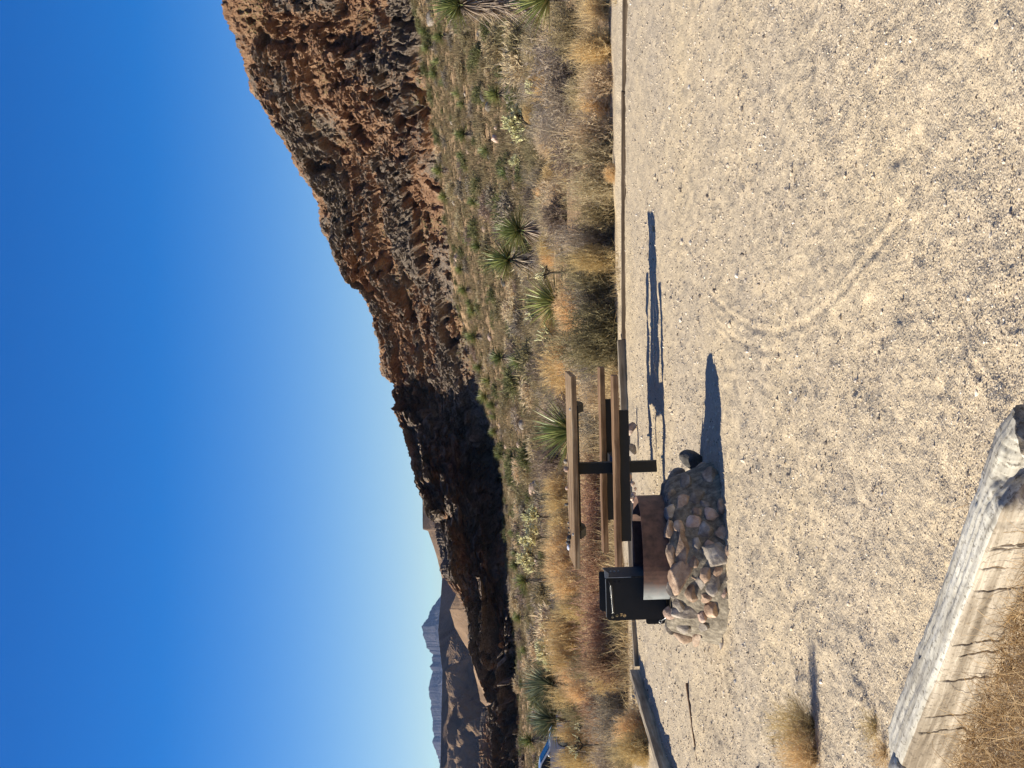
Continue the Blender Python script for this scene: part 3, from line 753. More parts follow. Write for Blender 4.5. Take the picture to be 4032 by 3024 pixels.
C_ = {'big': make_cholla(1, 0.8, 1.0, 700, 0.020, 0.085), 'pale': make_cholla(2, 0.6, 0.9, 520, 0.026, 0.085), 'thin': make_cholla(3, 1.0, 0.6, 28, 0.02, 0.11)}
cused = set()
def cholla(kind, y, d, half_px, top_v, label):
    o = C_[kind] if kind not in cused else copy_tree(C_[kind]); cused.add(kind)
    X, Y_ = xy_at(y, d); g = gh(X, Y_); dm = me_dim([c for c in o.children if c.name.startswith('joints')][0].data)
    o.location = (X, Y_, g); o.rotation_euler = (0, 0, random.random() * 6.28)
    s = half_px * d / F_PX / dm[0]; hz = (img(top_v, y, d).z - g); sz = min(max(hz / dm[1], s * 0.6), s * 1.15); o.scale = (s, s, sz); o.location.z = g + hz - sz * dm[1]
    tag(o, label, 'cactus'); return o
for a in [('big', 497, 46, 68, 1988, 'bushy pale yellow cholla cactus in the middle of the right hand slope'),
 ('pale', 338, 40, 34, 2070, 'small whitish cholla cactus right of the bushiest cholla'),
 ('thin', 1078, 34, 48, 2105, 'sparse curling pale cholla cactus beside the low yucca'),
 ('thin', 1342, 36, 58, 2112, 'sprawling pale cholla cactus left of the low yucca'),
 ('thin', 1247, 44, 34, 2065, 'thin pale cholla cactus behind the low yucca'),
 ('big', 2040, 37, 52, 2062, 'yellow tipped cholla cactus at the right end of the thicket behind the table'),
 ('big', 2120, 38, 58, 2050, 'yellow tipped cholla cactus in the middle of the thicket behind the table'),
 ('big', 2210, 37, 55, 2042, 'yellow tipped cholla cactus at the left end of the thicket behind the table'),
 ('pale', 2560, 44, 46, 2112, 'low mounded pale yellow cholla cactus left of the fire pit'),
 ('pale', 2610, 44, 30, 2140, 'smaller pale cholla cactus joined to the mounded one'),
 ('thin', 2470, 42, 24, 2122, 'little pale cholla cactus with few arms between grey bushes'),
 ('thin', 2943, 22, 46, 2238, 'leggy pale yellow cholla cactus in front of the parked car'),
 ('thin', 2870, 23, 24, 2262, 'tiny pale cholla cactus beside the leggy one'),
 ('big', 640, 60, 34, 2008, 'tall narrow cholla cactus left of the bushiest cholla')]: cholla(*a)

# ------------------------------------------------------------------ bushes seen one by one
G1 = 'bushes directly behind the kerb'
bl1 = [
 ('gold', 30, 19.6, 62, 2300, 'bright golden round bush behind the kerb, cut by the right end of the frame'),
 ('gold', 195, 19.4, 78, 2255, 'bright golden round bush behind the kerb, second from the right'),
 ('tan', 340, 19.6, 80, 2285, 'pale straw coloured bush behind the kerb left of the bright golden bush'),
 ('gold', 420, 20.3, 60, 2290, 'small yellow bush between straw coloured and feathery tan bushes'),
 ('olive', 120, 23, 110, 2160, 'dull olive bush behind the golden pair at the right'),
 ('grey', 260, 24, 130, 2110, 'large grey bush behind the bright golden bush'),
 ('grey', 400, 24, 120, 2110, 'grey bush behind the small yellow bush'),
 ('tan', 520, 19.8, 90, 2230, 'feathery tan bush behind the kerb with a dark foot'),
 ('tan', 625, 19.8, 95, 2240, 'widest feathery tan bush touching the kerb'),
 ('gold', 690, 19.0, 40, 2390, 'low golden tuft at the foot of the feathery tan bushes'),
 ('tan', 740, 19.9, 85, 2240, 'feathery tan bush with dark shade under it left of the widest one'),
 ('olive', 850, 20.4, 80, 2260, 'olive brown bush over the striped bare sand'),
 ('grey', 945, 19.6, 85, 2190, 'grey brown bush, rightmost of the dark thicket right of the table'),
 ('gold', 1030, 19.2, 60, 2250, 'brownish golden bush in the dark thicket right of the table'),
 ('olive', 1110, 19.7, 90, 2250, 'dark olive bush in the thicket left of the brownish golden one'),
 ('grey', 1200, 19.9, 100, 2255, 'dense grey bush in the middle of the thicket'),
 ('olive', 1290, 19.5, 95, 2240, 'dark brown olive bush with bare branches in the thicket'),
 ('olive', 1385, 19.6, 90, 2200, 'dark brown bush just right of the table bench ends'),
 ('grey', 1170, 24, 110, 2270, 'grey bush behind the low yellow green yucca'),
 ('grey', 1470, 21.5, 85, 2260, 'grey straw bush behind the right end of the table'),
 ('mauve', 1440, 42, 85, 2090, 'soft grey mauve bush behind the right end of the table'),
 ('mauve', 1830, 45, 80, 2110, 'soft grey mauve bush above the tabletop, left of the yucca fan'),
 ('gold', 1445, 27, 60, 2190, 'orange tuft right behind the right end of the tabletop'),
 ('gold', 1560, 30, 60, 2195, 'orange tuft below the yucca fan'),
 # golden row
 ('gold', 1905, 33, 60, 2150, 'golden bush at the right end of the row behind the tabletop'),
 ('gold', 1985, 33, 68, 2155, 'golden bush behind the middle of the tabletop'),
 ('gold', 2070, 32, 72, 2165, 'golden bush left of the middle of the tabletop'),
 ('gold', 2155, 31, 75, 2155, 'large golden bush behind the left end of the tabletop'),
 ('grey', 2190, 34, 50, 2190, 'small grey bush half sunk in the golden row'),
 ('gold', 2240, 30, 80, 2155, 'large golden bush just left of the tabletop'),
 ('gold', 2320, 29, 80, 2180, 'large golden bush above the grill'),
 ('gold', 2400, 28, 62, 2200, 'golden bush sloping down left of the grill'),
 ('gold', 2450, 33, 60, 2160, 'round golden brown bush, first of the row left of the grill'),
 ('gold', 2535, 33, 68, 2160, 'round golden brown bush, second of the row left of the grill'),
 ('gold', 2620, 33, 62, 2170, 'round golden brown bush beside the blue green clump'),
 ('gold', 2665, 29, 45, 2210, 'small bright gold bush below the blue green clump'),
 ('gold', 2755, 32, 68, 2185, 'round golden bush between the two blue green clumps and the car'),
 ('gold', 2735, 26, 55, 2230, 'orange gold bush in front of the round golden one'),
 ('gold', 2890, 30, 50, 2200, 'golden bush right below the parked car'),
 ('gold', 2985, 30, 62, 2200, 'golden bush under the car window'),
 ('olive', 2640, 28, 60, 2240, 'olive bush under the blue green clump'),
 ('olive', 2820, 29, 60, 2215, 'dark olive bush left of the orange gold bush'),
 # red mass
 ('tan', 1560, 20.5, 90, 2280, 'dry grey tan bush seen between bench and tabletop'),
 ('grey', 1660, 20.8, 95, 2275, 'grey twiggy bush seen under the yucca fan'),
 ('tan', 1760, 21, 95, 2280, 'dry tan bush seen right of the table leg'),
 ('red', 1860, 21, 95, 2285, 'brown pink bush seen left of the table leg'),
 ('red', 1960, 21, 95, 2285, 'reddish bush seen under the middle of the tabletop'),
 ('red', 2060, 20.8, 100, 2285, 'reddish brown bush behind the left half of the benches'),
 ('red', 2160, 20.6, 100, 2285, 'red brown bush behind the left end of the benches'),
 ('red', 2255, 20.6, 95, 2285, 'rusty bush just right of the grill box'),
 ('red', 2350, 20.8, 95, 2290, 'rusty bush straight behind the grill box'),
 ('red', 2440, 19.6, 95, 2290, 'rusty brown bush just left of the grill box'),
 ('red', 2530, 19.4, 95, 2290, 'wine red bush in the middle of the rusty row'),
 ('red', 2620, 19.2, 90, 2285, 'wine red bush near the kerb corner'),
 ('olive', 2460, 18.9, 60, 2400, 'brownish green bush at the foot of the rusty row'),
 ('gold', 2700, 20.0, 70, 2335, 'orange brown bush at the kerb corner'),
 ('red', 2790, 22.5, 90, 2290, 'wine red bush behind the grey bush at the left'),
 ('red', 2880, 23, 80, 2300, 'wine red bush under the leggy cholla'),
 ('grey', 2790, 18.9, 70, 2335, 'grey twiggy bush inside the kerb corner'),
 ('grey', 2880, 18.0, 75, 2330, 'dense grey bush left of the kerb corner'),
 ('gold', 2880, 16.9, 75, 2425, 'golden brown grassy bush leaning over the side kerb'),
 ('gold', 2960, 16.6, 75, 2430, 'golden brown grassy bush at the left end of the side kerb'),
 ('olive', 2985, 18.5, 80, 2400, 'dark twiggy bush at the left end of the frame behind the side kerb'),
 ('grey', 3010, 21, 80, 2330, 'grey bush at the very left end of the frame'),
]
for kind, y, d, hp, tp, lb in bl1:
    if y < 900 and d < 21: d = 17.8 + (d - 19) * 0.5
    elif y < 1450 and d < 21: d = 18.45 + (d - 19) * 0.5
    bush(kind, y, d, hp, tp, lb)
# second and third ranks
fillers = {'gold': ('scattered dry golden bush behind the front rank of bushes', 'golden bushes scattered behind the front rank'),
           'tan': ('dry tan bush in the flat behind the front rank', 'tan bushes scattered behind the front rank'),
           'grey': ('grey twiggy bush in the flat behind the front rank', 'grey bushes scattered behind the front rank'),
           'olive': ('dull olive bush in the flat behind the front rank', 'olive bushes scattered behind the front rank'),
           'mauve': ('mauve grey bush in the flat behind the front rank', 'mauve bushes scattered behind the front rank'),
           'red': ('rusty bush in the flat behind the front rank', 'rusty bushes scattered behind the front rank')}
rr = random.Random(5)
for i in range(170):
    d = rr.uniform(22, 60) if i < 90 else rr.uniform(50, 66); y = rr.uniform(-60, 3080)
    if y < 1500: kind = rr.choice(['grey', 'tan', 'olive', 'tan', 'gold', 'mauve', 'grey'])
    elif y < 2400: kind = rr.choice(['red', 'tan', 'olive', 'mauve', 'grey'])
    else: kind = rr.choice(['olive', 'grey', 'mauve', 'tan', 'red' if d < 28 else 'grey'])
    if y > 1700 and d < 36: continue
    r_ = rr.uniform(0.28, 0.55); hp = r_ * F_PX / d
    if y > 2780 and Vh(y) + (1.5 - gh(*xy_at(y, d)) - r_ * 1.2) * F_PX / d < 2215: continue
    bush(kind, y, d, hp, None, *fillers[kind], height=r_ * rr.uniform(0.8, 1.2))
# far slope, one by one
n_far = 0
for i in range(900):
    if n_far >= 620: break
    y = rr.uniform(-80, 3100); X0 = np.interp(y, base_y, base_d)
    d = 62 + (X0 - 70) * rr.random() ** 1.2
    if rr.random() < 0.0: continue
    kind = rr.choice(['grey', 'olive', 'mauve', 'green', 'tan', 'green', 'tan', 'olive'])
    if n_far > 540: d = X0 - rr.uniform(0, 10); kind = 'green' if rr.random() < 0.6 else 'olive'
    x_, y_ = xy_at(y, d); me = rr.choice(FAR[kind]); s = rr.uniform(0.5, 1.1) if rr.random() < 0.5 else rr.uniform(1.2, 2.4)
    place(me, NAME[kind], x_, y_, s, s * rr.uniform(0.7, 1.1), {'grey': 'grey desert bush dotted on the slope under the cliff', 'olive': 'olive desert bush dotted on the slope under the cliff',
          'mauve': 'mauve grey desert bush dotted on the slope under the cliff', 'green': 'green desert bush dotted on the slope under the cliff', 'tan': 'straw coloured desert bush dotted on the slope under the cliff'}[kind],
          'bush', {'grey': 'grey bushes on the slope', 'olive': 'olive bushes on the slope', 'mauve': 'mauve bushes on the slope', 'green': 'green bushes on the slope', 'tan': 'straw bushes on the slope'}[kind])
    n_far += 1

# ------------------------------------------------------------------ stuff: scrub and dry grass
def scatter_strands(name, m, n, dmin, dmax, L, width, per, label, seed, ymin=-150, ymax=3180, cond=None, power=1.0, z_of=None):
    rng = np.random.default_rng(seed)
    y = rng.uniform(ymin, ymax, n); dm = dmax if not callable(dmax) else dmax(y)
    d = dmin + (dm - dmin) * rng.random(n) ** power
    X = -(y - 1512) / F_PX * d; Yy = d
    if cond is not None:
        k = cond(X, Yy, y); X = X[k]; Yy = Yy[k]
    Z = ground_height(X, Yy)
    n = len(X); sc = 0.5 + rng.random(n)
    P = np.repeat(np.stack([X, Yy, Z - 0.01], 1), per, 0); S = np.repeat(sc, per)
    rr_ = rng.normal(size=(len(P), 2)) * 0.22 * L * S[:, None]; P[:, :2] += rr_
    az = rng.random(len(P)) * 6.28; el = rng.random(len(P)) * 1.15
    D = np.stack([np.sin(el) * np.cos(az), np.sin(el) * np.sin(az), np.cos(el)], 1)
    A = Acc(); A.add(ribbons(P, D, L * S * (0.5 + 0.5 * rng.random(len(P))), np.full(len(P), width), 2, 0.2, 0.15, rng))
    A.R[-1] = np.tile(np.repeat(rng.random(n), per) * 0.7 + 0.3 * rng.random(len(P)), 5)
    return tag(link(name, A.mesh(name, m)), label, name.replace('_', ' '), kind='stuff')
M['drygrass'] = mat_strand('dry_grass_blade', (0.28, 0.19, 0.10), (0.52, 0.37, 0.19), (0.70, 0.55, 0.33), 0.9, 0.1, 1, 1, TR)
M['scrub'] = mat_strand('low_scrub_twig', (0.05, 0.04, 0.026), (0.13, 0.105, 0.058), (0.38, 0.29, 0.17), 0.9, 0.1, 1, 1, TR)
nz = lambda X, Yy, y: vnoise(X * 0.5, Yy * 0.3, 0, 77) > -0.15
scatter_strands('dry_grass', M['drygrass'], 5200, 18.6, 62, 0.30, 0.007, 22, 'short straw coloured grass between the bushes', 31, power=1.2,
                cond=lambda X, Yy, y: (behind_kerb(X, Yy) > 0.9) & nz(X, Yy, y) & ~((y < 480) & (Yy < 19.3)) )
scatter_strands('kerb_grass', M['drygrass'], 520, 17.0, 19.0, 0.16, 0.005, 16, 'straw grass tufts leaning over the back kerb', 35, cond=lambda X, Yy, y: (behind_kerb(X, Yy) > 0.9) & (vnoise(X * 1.7, 0, 0, 5) > -0.1))
scatter_strands('low_scrub', M['scrub'], 13500, 45, lambda y: np.interp(y, base_y, base_d) + 2, 0.50, 0.034, 26, 'low brown scrub covering the slope', 33, power=0.9)

# ------------------------------------------------------------------ rocks
def rock_mesh(name, m, seed, size, sub=4, cuts=7, rough=0.12, kmin=0.62):
    bm = bmesh.new(); bmesh.ops.create_icosphere(bm, subdivisions=sub, radius=1.0)
    rng = np.random.default_rng(seed)
    co = np.array([v.co[:] for v in bm.verts])
    for _ in range(cuts):
        nrm = rng.normal(size=3); nrm /= np.linalg.norm(nrm); k = rng.uniform(kmin, 0.88)
        dd = co @ nrm; over = np.maximum(dd - k, 0); co -= np.outer(over * 0.92, nrm)
    co *= (1 + rough * fbm(co[:, 0] * 1.7 + seed, co[:, 1] * 1.7, co[:, 2] * 1.7, 4, seed))[:, None]
    co *= (1 + rough * 0.3 * fbm(co[:, 0] * 7 + seed, co[:, 1] * 7, co[:, 2] * 7, 3, seed + 3))[:, None]
    co *= np.array(size)
    for v, c in zip(bm.verts, co): v.co = c
    me = bpy.data.meshes.new(name); bm.to_mesh(me); bm.free(); me.materials.append(m)
    me.polygons.foreach_set('use_smooth', [True] * len(me.polygons)); return me
def rock_at(name, m, seed, x, y, d, hx, hy, depth, rot=0, parent=None, sub=4, label=None, cat='rock', group=None, world=None, cuts=9, kmin=0.55):
    """hx / hy: half height and half width in photo pixels, depth: half depth in m"""
    k = d / F_PX; me = rock_mesh(name, m, seed, (hy * k, depth, hx * k), sub, cuts, 0.12, kmin)
    p = world or img(x, y, d); o = link(name, me, parent); o.location = p if parent is None else p - parent.location
    o.rotation_euler = (0, rot, 0)
    if label: tag(o, label, cat, group)
    return o
# near kerb rocks
rock_at('rock', M['stone_pink'], 3, 2482, 1688, 17.0, 24, 30, 0.08, 0.5, label='angular pale rock leaning on the kerb behind the table, right one')
rock_at('rock', M['stone_grey'], 4, 2483, 1776, 16.9, 26, 30, 0.09, 0.2, label='rounded grey rock against the kerb, just right of the table leg')
rock_at('rock', M['stone_pink'], 5, 2478, 1880, 17.1, 14, 24, 0.06, 0, label='small pink rock at the kerb just left of the table leg')
for i, (x, y, a, b) in enumerate([(2492, 1905, 9, 12), (2500, 1925, 7, 9), (2495, 1945, 10, 11), (2502, 1958, 9, 12), (2494, 1972, 8, 10), (2486, 1965, 10, 9)]):
    rock_at('rock', M['stone_pink'], 30 + i, x, y, 16.6, a, b, 0.03, 0, sub=2, label='little pink stone in the loose row between kerb and fire ring', group='little pink stones at the kerb')
up = rock_at('rock', M['stone_dark'], 11, 2706, 1812, 11.75, 54, 43, 0.09, 0.15, label='upright dark rock standing alone right of the fire pit')
up.location.z = 0.085
# rocks on the far slope
for (x, y, d, a, b, m_, lb) in [(1905, 376, 95, 16, 26, 'stone_dark', 'smooth round dark boulder beside the black skirted yucca'), (1928, 415, 93, 26, 26, 'stone_grey', 'purple grey boulder left of the smooth round one'),
        (1955, 500, 88, 15, 12, 'stone_pink', 'flat topped pink boulder on the right hand slope, upper one'), (1948, 545, 90, 18, 22, 'stone_pink', 'pink boulder with a cleft on the right hand slope'),
        (1925, 130, 95, 24, 18, 'stone_grey', 'grey boulder high on the slope at the right'), (1945, 115, 93, 22, 16, 'stone_grey', 'second grey boulder high on the slope at the right'),
        (1710, 75, 160, 26, 40, 'stone_grey', 'long mauve boulder under the cliff at the right'), (1805, 1015, 200, 16, 22, 'stone_pink', 'reddish block at the foot of the cliff')]:
    p = img(x, y, d); g = gh(p.x, p.y)
    o = rock_at('boulder', M[m_], int(x + y), x, y, d, a, b, b * d / F_PX * 0.8, 0, sub=3, label=lb, cat='boulder'); o.location.z = max(min(p.z, g + a * d / F_PX * 0.6), g)
for i in range(70):
    y = rr.uniform(-50, 3080); d = rr.uniform(60, 180); X, Y_ = xy_at(y, d)
    r = rr.uniform(0.12, 0.4); o = link('boulder', rock_mesh('boulder', M[rr.choice(['stone_grey', 'stone_tan', 'stone_dark', 'stone_pink'])], 500 + i, (r * 1.2, r, r * 0.7), 2))
    o.location = (X, Y_, gh(X, Y_) + r * 0.2); o.rotation_euler.z = rr.random() * 6
    tag(o, 'small boulder lying on the slope under the cliff', 'boulder', 'small boulders on the slope')

# ------------------------------------------------------------------ timber helpers
def box_mesh(name, sx, sy, sz, m, bev=0.004, nx=24, wob=0.0, seed=0, taper_end=None):
    """box centred on the origin, long in X, with lightly worn edges"""
    bm = bmesh.new(); bmesh.ops.create_cube(bm, size=1.0)
    for v in bm.verts: v.co = Vector((v.co.x * sx, v.co.y * sy, v.co.z * sz))
    if nx > 1:
        es = [e for e in bm.edges if abs((e.verts[0].co - e.verts[1].co).x) > sx * 0.5]
        bmesh.ops.subdivide_edges(bm, edges=es, cuts=nx, use_grid_fill=True)
    if bev:
        bmesh.ops.bevel(bm, geom=[e for e in bm.edges if e.is_manifold and e.calc_face_angle(0) > 0.8], offset=bev, segments=2, affect='EDGES', profile=0.6)
    if wob:
        co = np.array([v.co[:] for v in bm.verts])
        w1 = fbm(co[:, 0] * 6 + seed, co[:, 1] * 9, co[:, 2] * 9, 3, seed); w2 = fbm(co[:, 0] * 6 + seed, co[:, 1] * 9, co[:, 2] * 9, 3, seed + 50)
        for v, a, b in zip(bm.verts, w1, w2): v.co.y += a * wob; v.co.z += b * wob
    me = bpy.data.meshes.new(name); bm.to_mesh(me); bm.free(); me.materials.append(m); return me
def timber_between(name, a, b, wd, ht, m, z0, label, cat='kerb', wob=0.004, seed=0, group=None, z1=None):
    d = Vector((b.x - a.x, b.y - a.y, 0)); L = d.length; d.normalize()
    nrm = Vector((-d.y, d.x, 0))
    me = box_mesh(name, L - 0.006, wd, ht, M[m], 0.006, max(8, int(L * 8)), wob, seed)
    o = link(name, me); c = (a + b) / 2 + nrm * 0
    o.location = (c.x, c.y, z0 - ht / 2); o.rotation_euler.z = math.atan2(d.y, d.x)
    tag(o, label, cat, group); return o
# kerb timbers: front face follows the measured line, body lies behind it
def off(p, q, w_):
    d = Vector((q.x - p.x, q.y - p.y, 0)).normalized(); n = Vector((-d.y, d.x, 0))
    if n.y < 0: n = -n
    return p + n * w_ / 2, q + n * w_ / 2
cuts = [(-520, 2474), (360, 2464.5), (1335, 2464), (2625, 2517)]
kl = ['grey timber kerb at the right end of the campsite edge, rightmost length', 'grey timber kerb in the middle, between the two butt joints', 'grey brown timber kerb running behind the picnic table to the corner']
for i in range(3):
    a = gnd(cuts[i][1], cuts[i][0]); b = gnd(cuts[i + 1][1], cuts[i + 1][0])
    if i == 2: a = gnd(2463, 1335)
    a, b = off(a, b, 0.09)
    ht = 0.2; top = [0.036, 0.042, 0.09][i]
    o = timber_between('timber_kerb', a, b, 0.09, ht, 'kerbwood' if i == 2 else 'kerbshade', top, kl[i], seed=i + 3)
    if i == 2: o.rotation_euler.y = -0.0095 if math.cos(o.rotation_euler.z) > 0 else 0.0095; o.location.z -= 0.020; o.rotation_euler.y *= -1 if b.x > a.x else 1
a = gnd(2517, 2632); b = gnd(2640, 3024); bb = a + (b - a) * 1.6
timber_between('timber_kerb', a + Vector((-0.05, 0, 0)), bb + Vector((-0.05, 0, 0)), 0.09, 0.22, 'kerbwood', 0.10, 'grey timber kerb turning from the corner towards the viewer', seed=9)
a = gnd(2708, 2690); b = gnd(2748, 3024); bb = a + (b - a) * 2
o = timber_between('sunken_board', a, bb, 0.03, 0.14, 'wood2', 0.004, 'dark brown board edge half sunk in the gravel at the left', 'board', 0.004, 12)
o.rotation_euler.y = 0.02

# weathered beam in the foreground
def build_beam():
    p0 = Vector((-0.16, 4.22, 0)); p1 = Vector((-1.33, 5.66, 0))
    d = (p1 - p0).normalized(); L = (p1 - p0).length; nu, ring = 900, 80
    u = np.linspace(0, L, nu)[:, None]; a = np.linspace(0, 2 * np.pi, ring, endpoint=False)[None, :]
    hw, hh = 0.095, 0.115
    ca, sa = np.cos(a), np.sin(a); k = 1 / (np.abs(ca) ** 6 + np.abs(sa) ** 6) ** (1 / 6)     # rounded square
    yy = k * ca * hw; zz = k * sa * hh
    U = np.broadcast_to(u, (nu, ring)); YY = np.broadcast_to(yy, U.shape).copy(); ZZ = np.broadcast_to(zz, U.shape).copy()
    n1 = fbm(U * 3, YY * 14, ZZ * 14, 4, 5) * 0.007; grain = fbm(U * 4.0, YY * 110, ZZ * 110, 3, 9) * 0.005 + fbm(U * 30, YY * 60, ZZ * 60, 3, 19) * 0.003
    s = 1 + (n1 + grain) / 0.1
    # deep checks across the side and a worn top edge
    front = (YY < -0.05)
    crack = np.zeros_like(U)
    rg = np.random.default_rng(3)
    for c in np.sort(rg.uniform(0.25, L - 0.1, 9)):
        crack += np.exp(-((U - c - 0.008 * fbm(ZZ * 40, c * 90, 0, 3, 6)) / 0.0026) ** 2) * sstep(-0.1, 0.5, fbm(ZZ * 12, c * 50, 0, 2, 16) + 0.3) * rg.uniform(0.4, 1.9) * (ZZ < 0.09)
    s -= np.where(front, crack * 0.22, 0)
    for c in np.linspace(-0.06, 0.07, 5):
        s -= 0.05 * np.exp(-((YY - c - 0.01 * fbm(U * 1.5, c * 40, 0, 2, 3)) / 0.004) ** 2) * (ZZ > 0.05) * (fbm(U * 2, c * 30, 0, 2, 31) > 0)
    # rotted hollow near the near end
    hol = np.exp(-((U - 0.12 + 0.05 * fbm(U * 14, ZZ * 30, 0, 3, 44)) / 0.10) ** 4) * sstep(0.03, -0.03, YY + 0.03 * fbm(U * 24, YY * 20, ZZ * 40, 3, 4)) ; s -= 0.72 * hol
    YY = YY * s; ZZ = ZZ * s
    taper = 1 - 0.15 * sstep(0.12, 0.0, U) - 0.12 * sstep(L - 0.1, L, U); YY *= taper; ZZ *= taper
    U2 = U + 0.02 * fbm(YY * 20, ZZ * 20, 0, 2, 8)
    V = np.stack([U2, YY, ZZ], -1).reshape(-1, 3)
    i = np.arange(nu - 1)[:, None] * ring + np.arange(ring)[None]; j = np.arange(nu - 1)[:, None] * ring + (np.arange(ring)[None] + 1) % ring
    F1 = np.stack([i, j, j + ring, i + ring], -1).reshape(-1, 4)
    V = np.concatenate([V, [[0.0, 0, 0], [L, 0, 0]]]); c0 = nu * ring
    r = np.arange(ring); T = np.concatenate([np.stack([np.full(ring, c0), (r + 1) % ring, r], 1), np.stack([np.full(ring, c0 + 1), (nu - 1) * ring + r, (nu - 1) * ring + (r + 1) % ring], 1)])
    mi = np.concatenate([(np.cos((np.arange(ring) + .5) / ring * 2 * np.pi)[None].repeat(nu - 1, 0) < -0.72).astype(int).ravel(), np.ones(2 * ring, int)])
    me = mesh_from('old_beam', V, [F1, T], True, [M['tie'], M['tieside']], mi)
    o = link('old_beam', me); ang = math.atan2(d.y, d.x); o.location = (p0.x, p0.y, 0.055); o.rotation_euler.z = ang
    # front side must face the viewer
    o.scale.y = -1 if (Vector((-d.y, d.x, 0)).y < 0) else 1
    tag(o, 'bleached cracked timber beam lying across the near left corner', 'timber beam'); return o
build_beam()
# rusty spike hole is modelled; end log piece beyond it
rock_at('timber_stub', M['tie'], 77, 3535, 3010, 5.55, 45, 70, 0.05, 0.3, label='short broken stub of bleached timber past the far end of the beam', cat='timber')

# ------------------------------------------------------------------ picnic table
def build_table():
    d0 = 14.95; base = gnd(2590, 1834); base.z = 0
    t = empty('picnic_table', base, math.radians(-4))
    t.rotation_euler.x = math.radians(1.5)
    tag(t, 'brown plank picnic table with two benches on one black steel leg', 'picnic table')
    def part(name, me, loc, rot=(0, 0, 0), parent=t):
        o = link(name, me, parent); o.location = loc; o.rotation_euler = rot; return o
    LT = 1.72; zt = 0.80
    for i, yy in enumerate((-0.222, 0.0, 0.222)):
        part('tabletop_plank', box_mesh('tabletop_plank', LT, 0.217, 0.048, M['wood'], 0.005, 30, 0.004, i + 20), (0.0 + (i - 1) * 0.004, yy, zt - 0.026 + (i - 1) * 0.001))
    for s, nm in ((-1, 'near'), (1, 'far')):
        me = box_mesh('bench_plank', LT + 0.03, 0.20, 0.048, M['wood2'], 0.005, 30, 0.004, 40 + s)
        o = part('seat', me, (0.0, s * 0.61, 0.465 - 0.026))
        o['label'] = 'lower brown bench plank on the %s side' % nm
        part('seat_beam', box_mesh('seat_beam', 1.14, 0.07, 0.085, M['black'], 0.003, 0), (0.0, s * 0.62, 0.465 - 0.052 - 0.0425 - 0.001))
    # square leg
    part('leg', box_mesh('leg', 0.10, 0.10, 0.78, M['black'], 0.004, 0), (0, 0, 0.335))
    part('seat_arm', box_mesh('seat_arm', 0.16, 1.12, 0.07, M['black'], 0.003, 0), (0, 0, 0.37))
    
    part('top_beam', box_mesh('top_beam', 1.12, 0.09, 0.035, M['black'], 0.003, 0), (0, 0, zt - 0.052 - 0.019))
    for s in (-1, 1):
        # tapered cross bracket
        x = 0.036; V = [(-x, -.30, 0), (x, -.30, 0), (x, .30, 0), (-x, .30, 0), (-x, -.10, -.075), (x, -.10, -.075), (x, .10, -.075), (-x, .10, -.075), (-x, -.30, -.014), (x, -.30, -.014), (x, .30, -.014), (-x, .30, -.014)]
        Fc = [(0, 1, 2, 3), (0, 8, 9, 1), (2, 10, 11, 3), (8, 4, 5, 9), (4, 7, 6, 5), (7, 11, 10, 6), (0, 3, 11, 7), (0, 7, 4, 8), (1, 9, 5, 6), (1, 6, 10, 2)]
        part('cross_bracket', poly_mesh('cross_bracket', [Vector(v) for v in V], Fc, [M['black']]), (s * 0.56, 0, zt - 0.0535))
        part('bolt', poly_mesh('bolt', *tubev([(Vector((0, 0, 0)), Vector((0, 0, 0.008)), 0.012)]), [M['steel']]), (s * 0.56, -0.25, zt - 0.001))
    return t
def tubev(lst, k=10):
    V, Fc = [], []
    for a, b, r in lst: tube(V, Fc, a, b, r, r, k)
    return V, Fc
table = build_table()
# stones and scraps on the table top
def on_table(y, dy): 
    X = -(y - 1512) / F_PX * 14.95; return (X, base_tab.y + dy)
base_tab = table.location
for i, (y, dy, r, h_, m_, lb) in enumerate([
    (1827, 0.25, 0.024, 0.022, 'stone_grey', 'mottled round stone on the tabletop above the leg, right of a pair'), (1857, 0.15, 0.028, 0.026, 'stone_pink', 'white and dark stone on the tabletop, left of a pair'),
    (1935, 0.25, 0.020, 0.018, 'stone_pink', 'small white stone alone on the tabletop'), (2000, 0.28, 0.016, 0.022, 'stone_dark', 'small black stone alone on the tabletop'),
    (2075, 0.25, 0.014, 0.010, 'stone_grey', 'tiny grey stone on the tabletop right of the black scraps'), (2094, 0.22, 0.012, 0.010, 'stone_dark', 'tiny dark stone on the tabletop'), (2110, 0.18, 0.014, 0.012, 'stone_dark', 'tiny black stone next to the dark wedge on the tabletop'),
    (2128, 0.1, 0.034, 0.022, 'stone_dark', 'dark wedge shaped stone with a white edge on the tabletop'), (2150, 0.2, 0.022, 0.024, 'stone_dark', 'jagged black stone near the left end of the tabletop')]):
    X, Yt = on_table(y, dy)
    o = link('stone', rock_mesh('table_stone', M[m_], 60 + i, (r, r, h_), 2)); o.location = (X, Yt, 0.80 + dy * 0.026 + h_ * 0.75)
    tag(o, lb, 'stone')
# blue-white crumpled scrap
o = link('paper_scrap', rock_mesh('paper_scrap', mat_stone('blue_white_paper', (0.35, 0.42, 0.6), (0.55, 0.62, 0.8), (0.8, 0.84, 0.9), 30, 0.004), 91, (0.03, 0.03, 0.016), 3, 12, 0.3))
X, Yt = on_table(2168, 0.2); o.location = (X, Yt, 0.80 + 0.02); tag(o, 'crumpled bluish white scrap at the left end of the tabletop', 'paper')

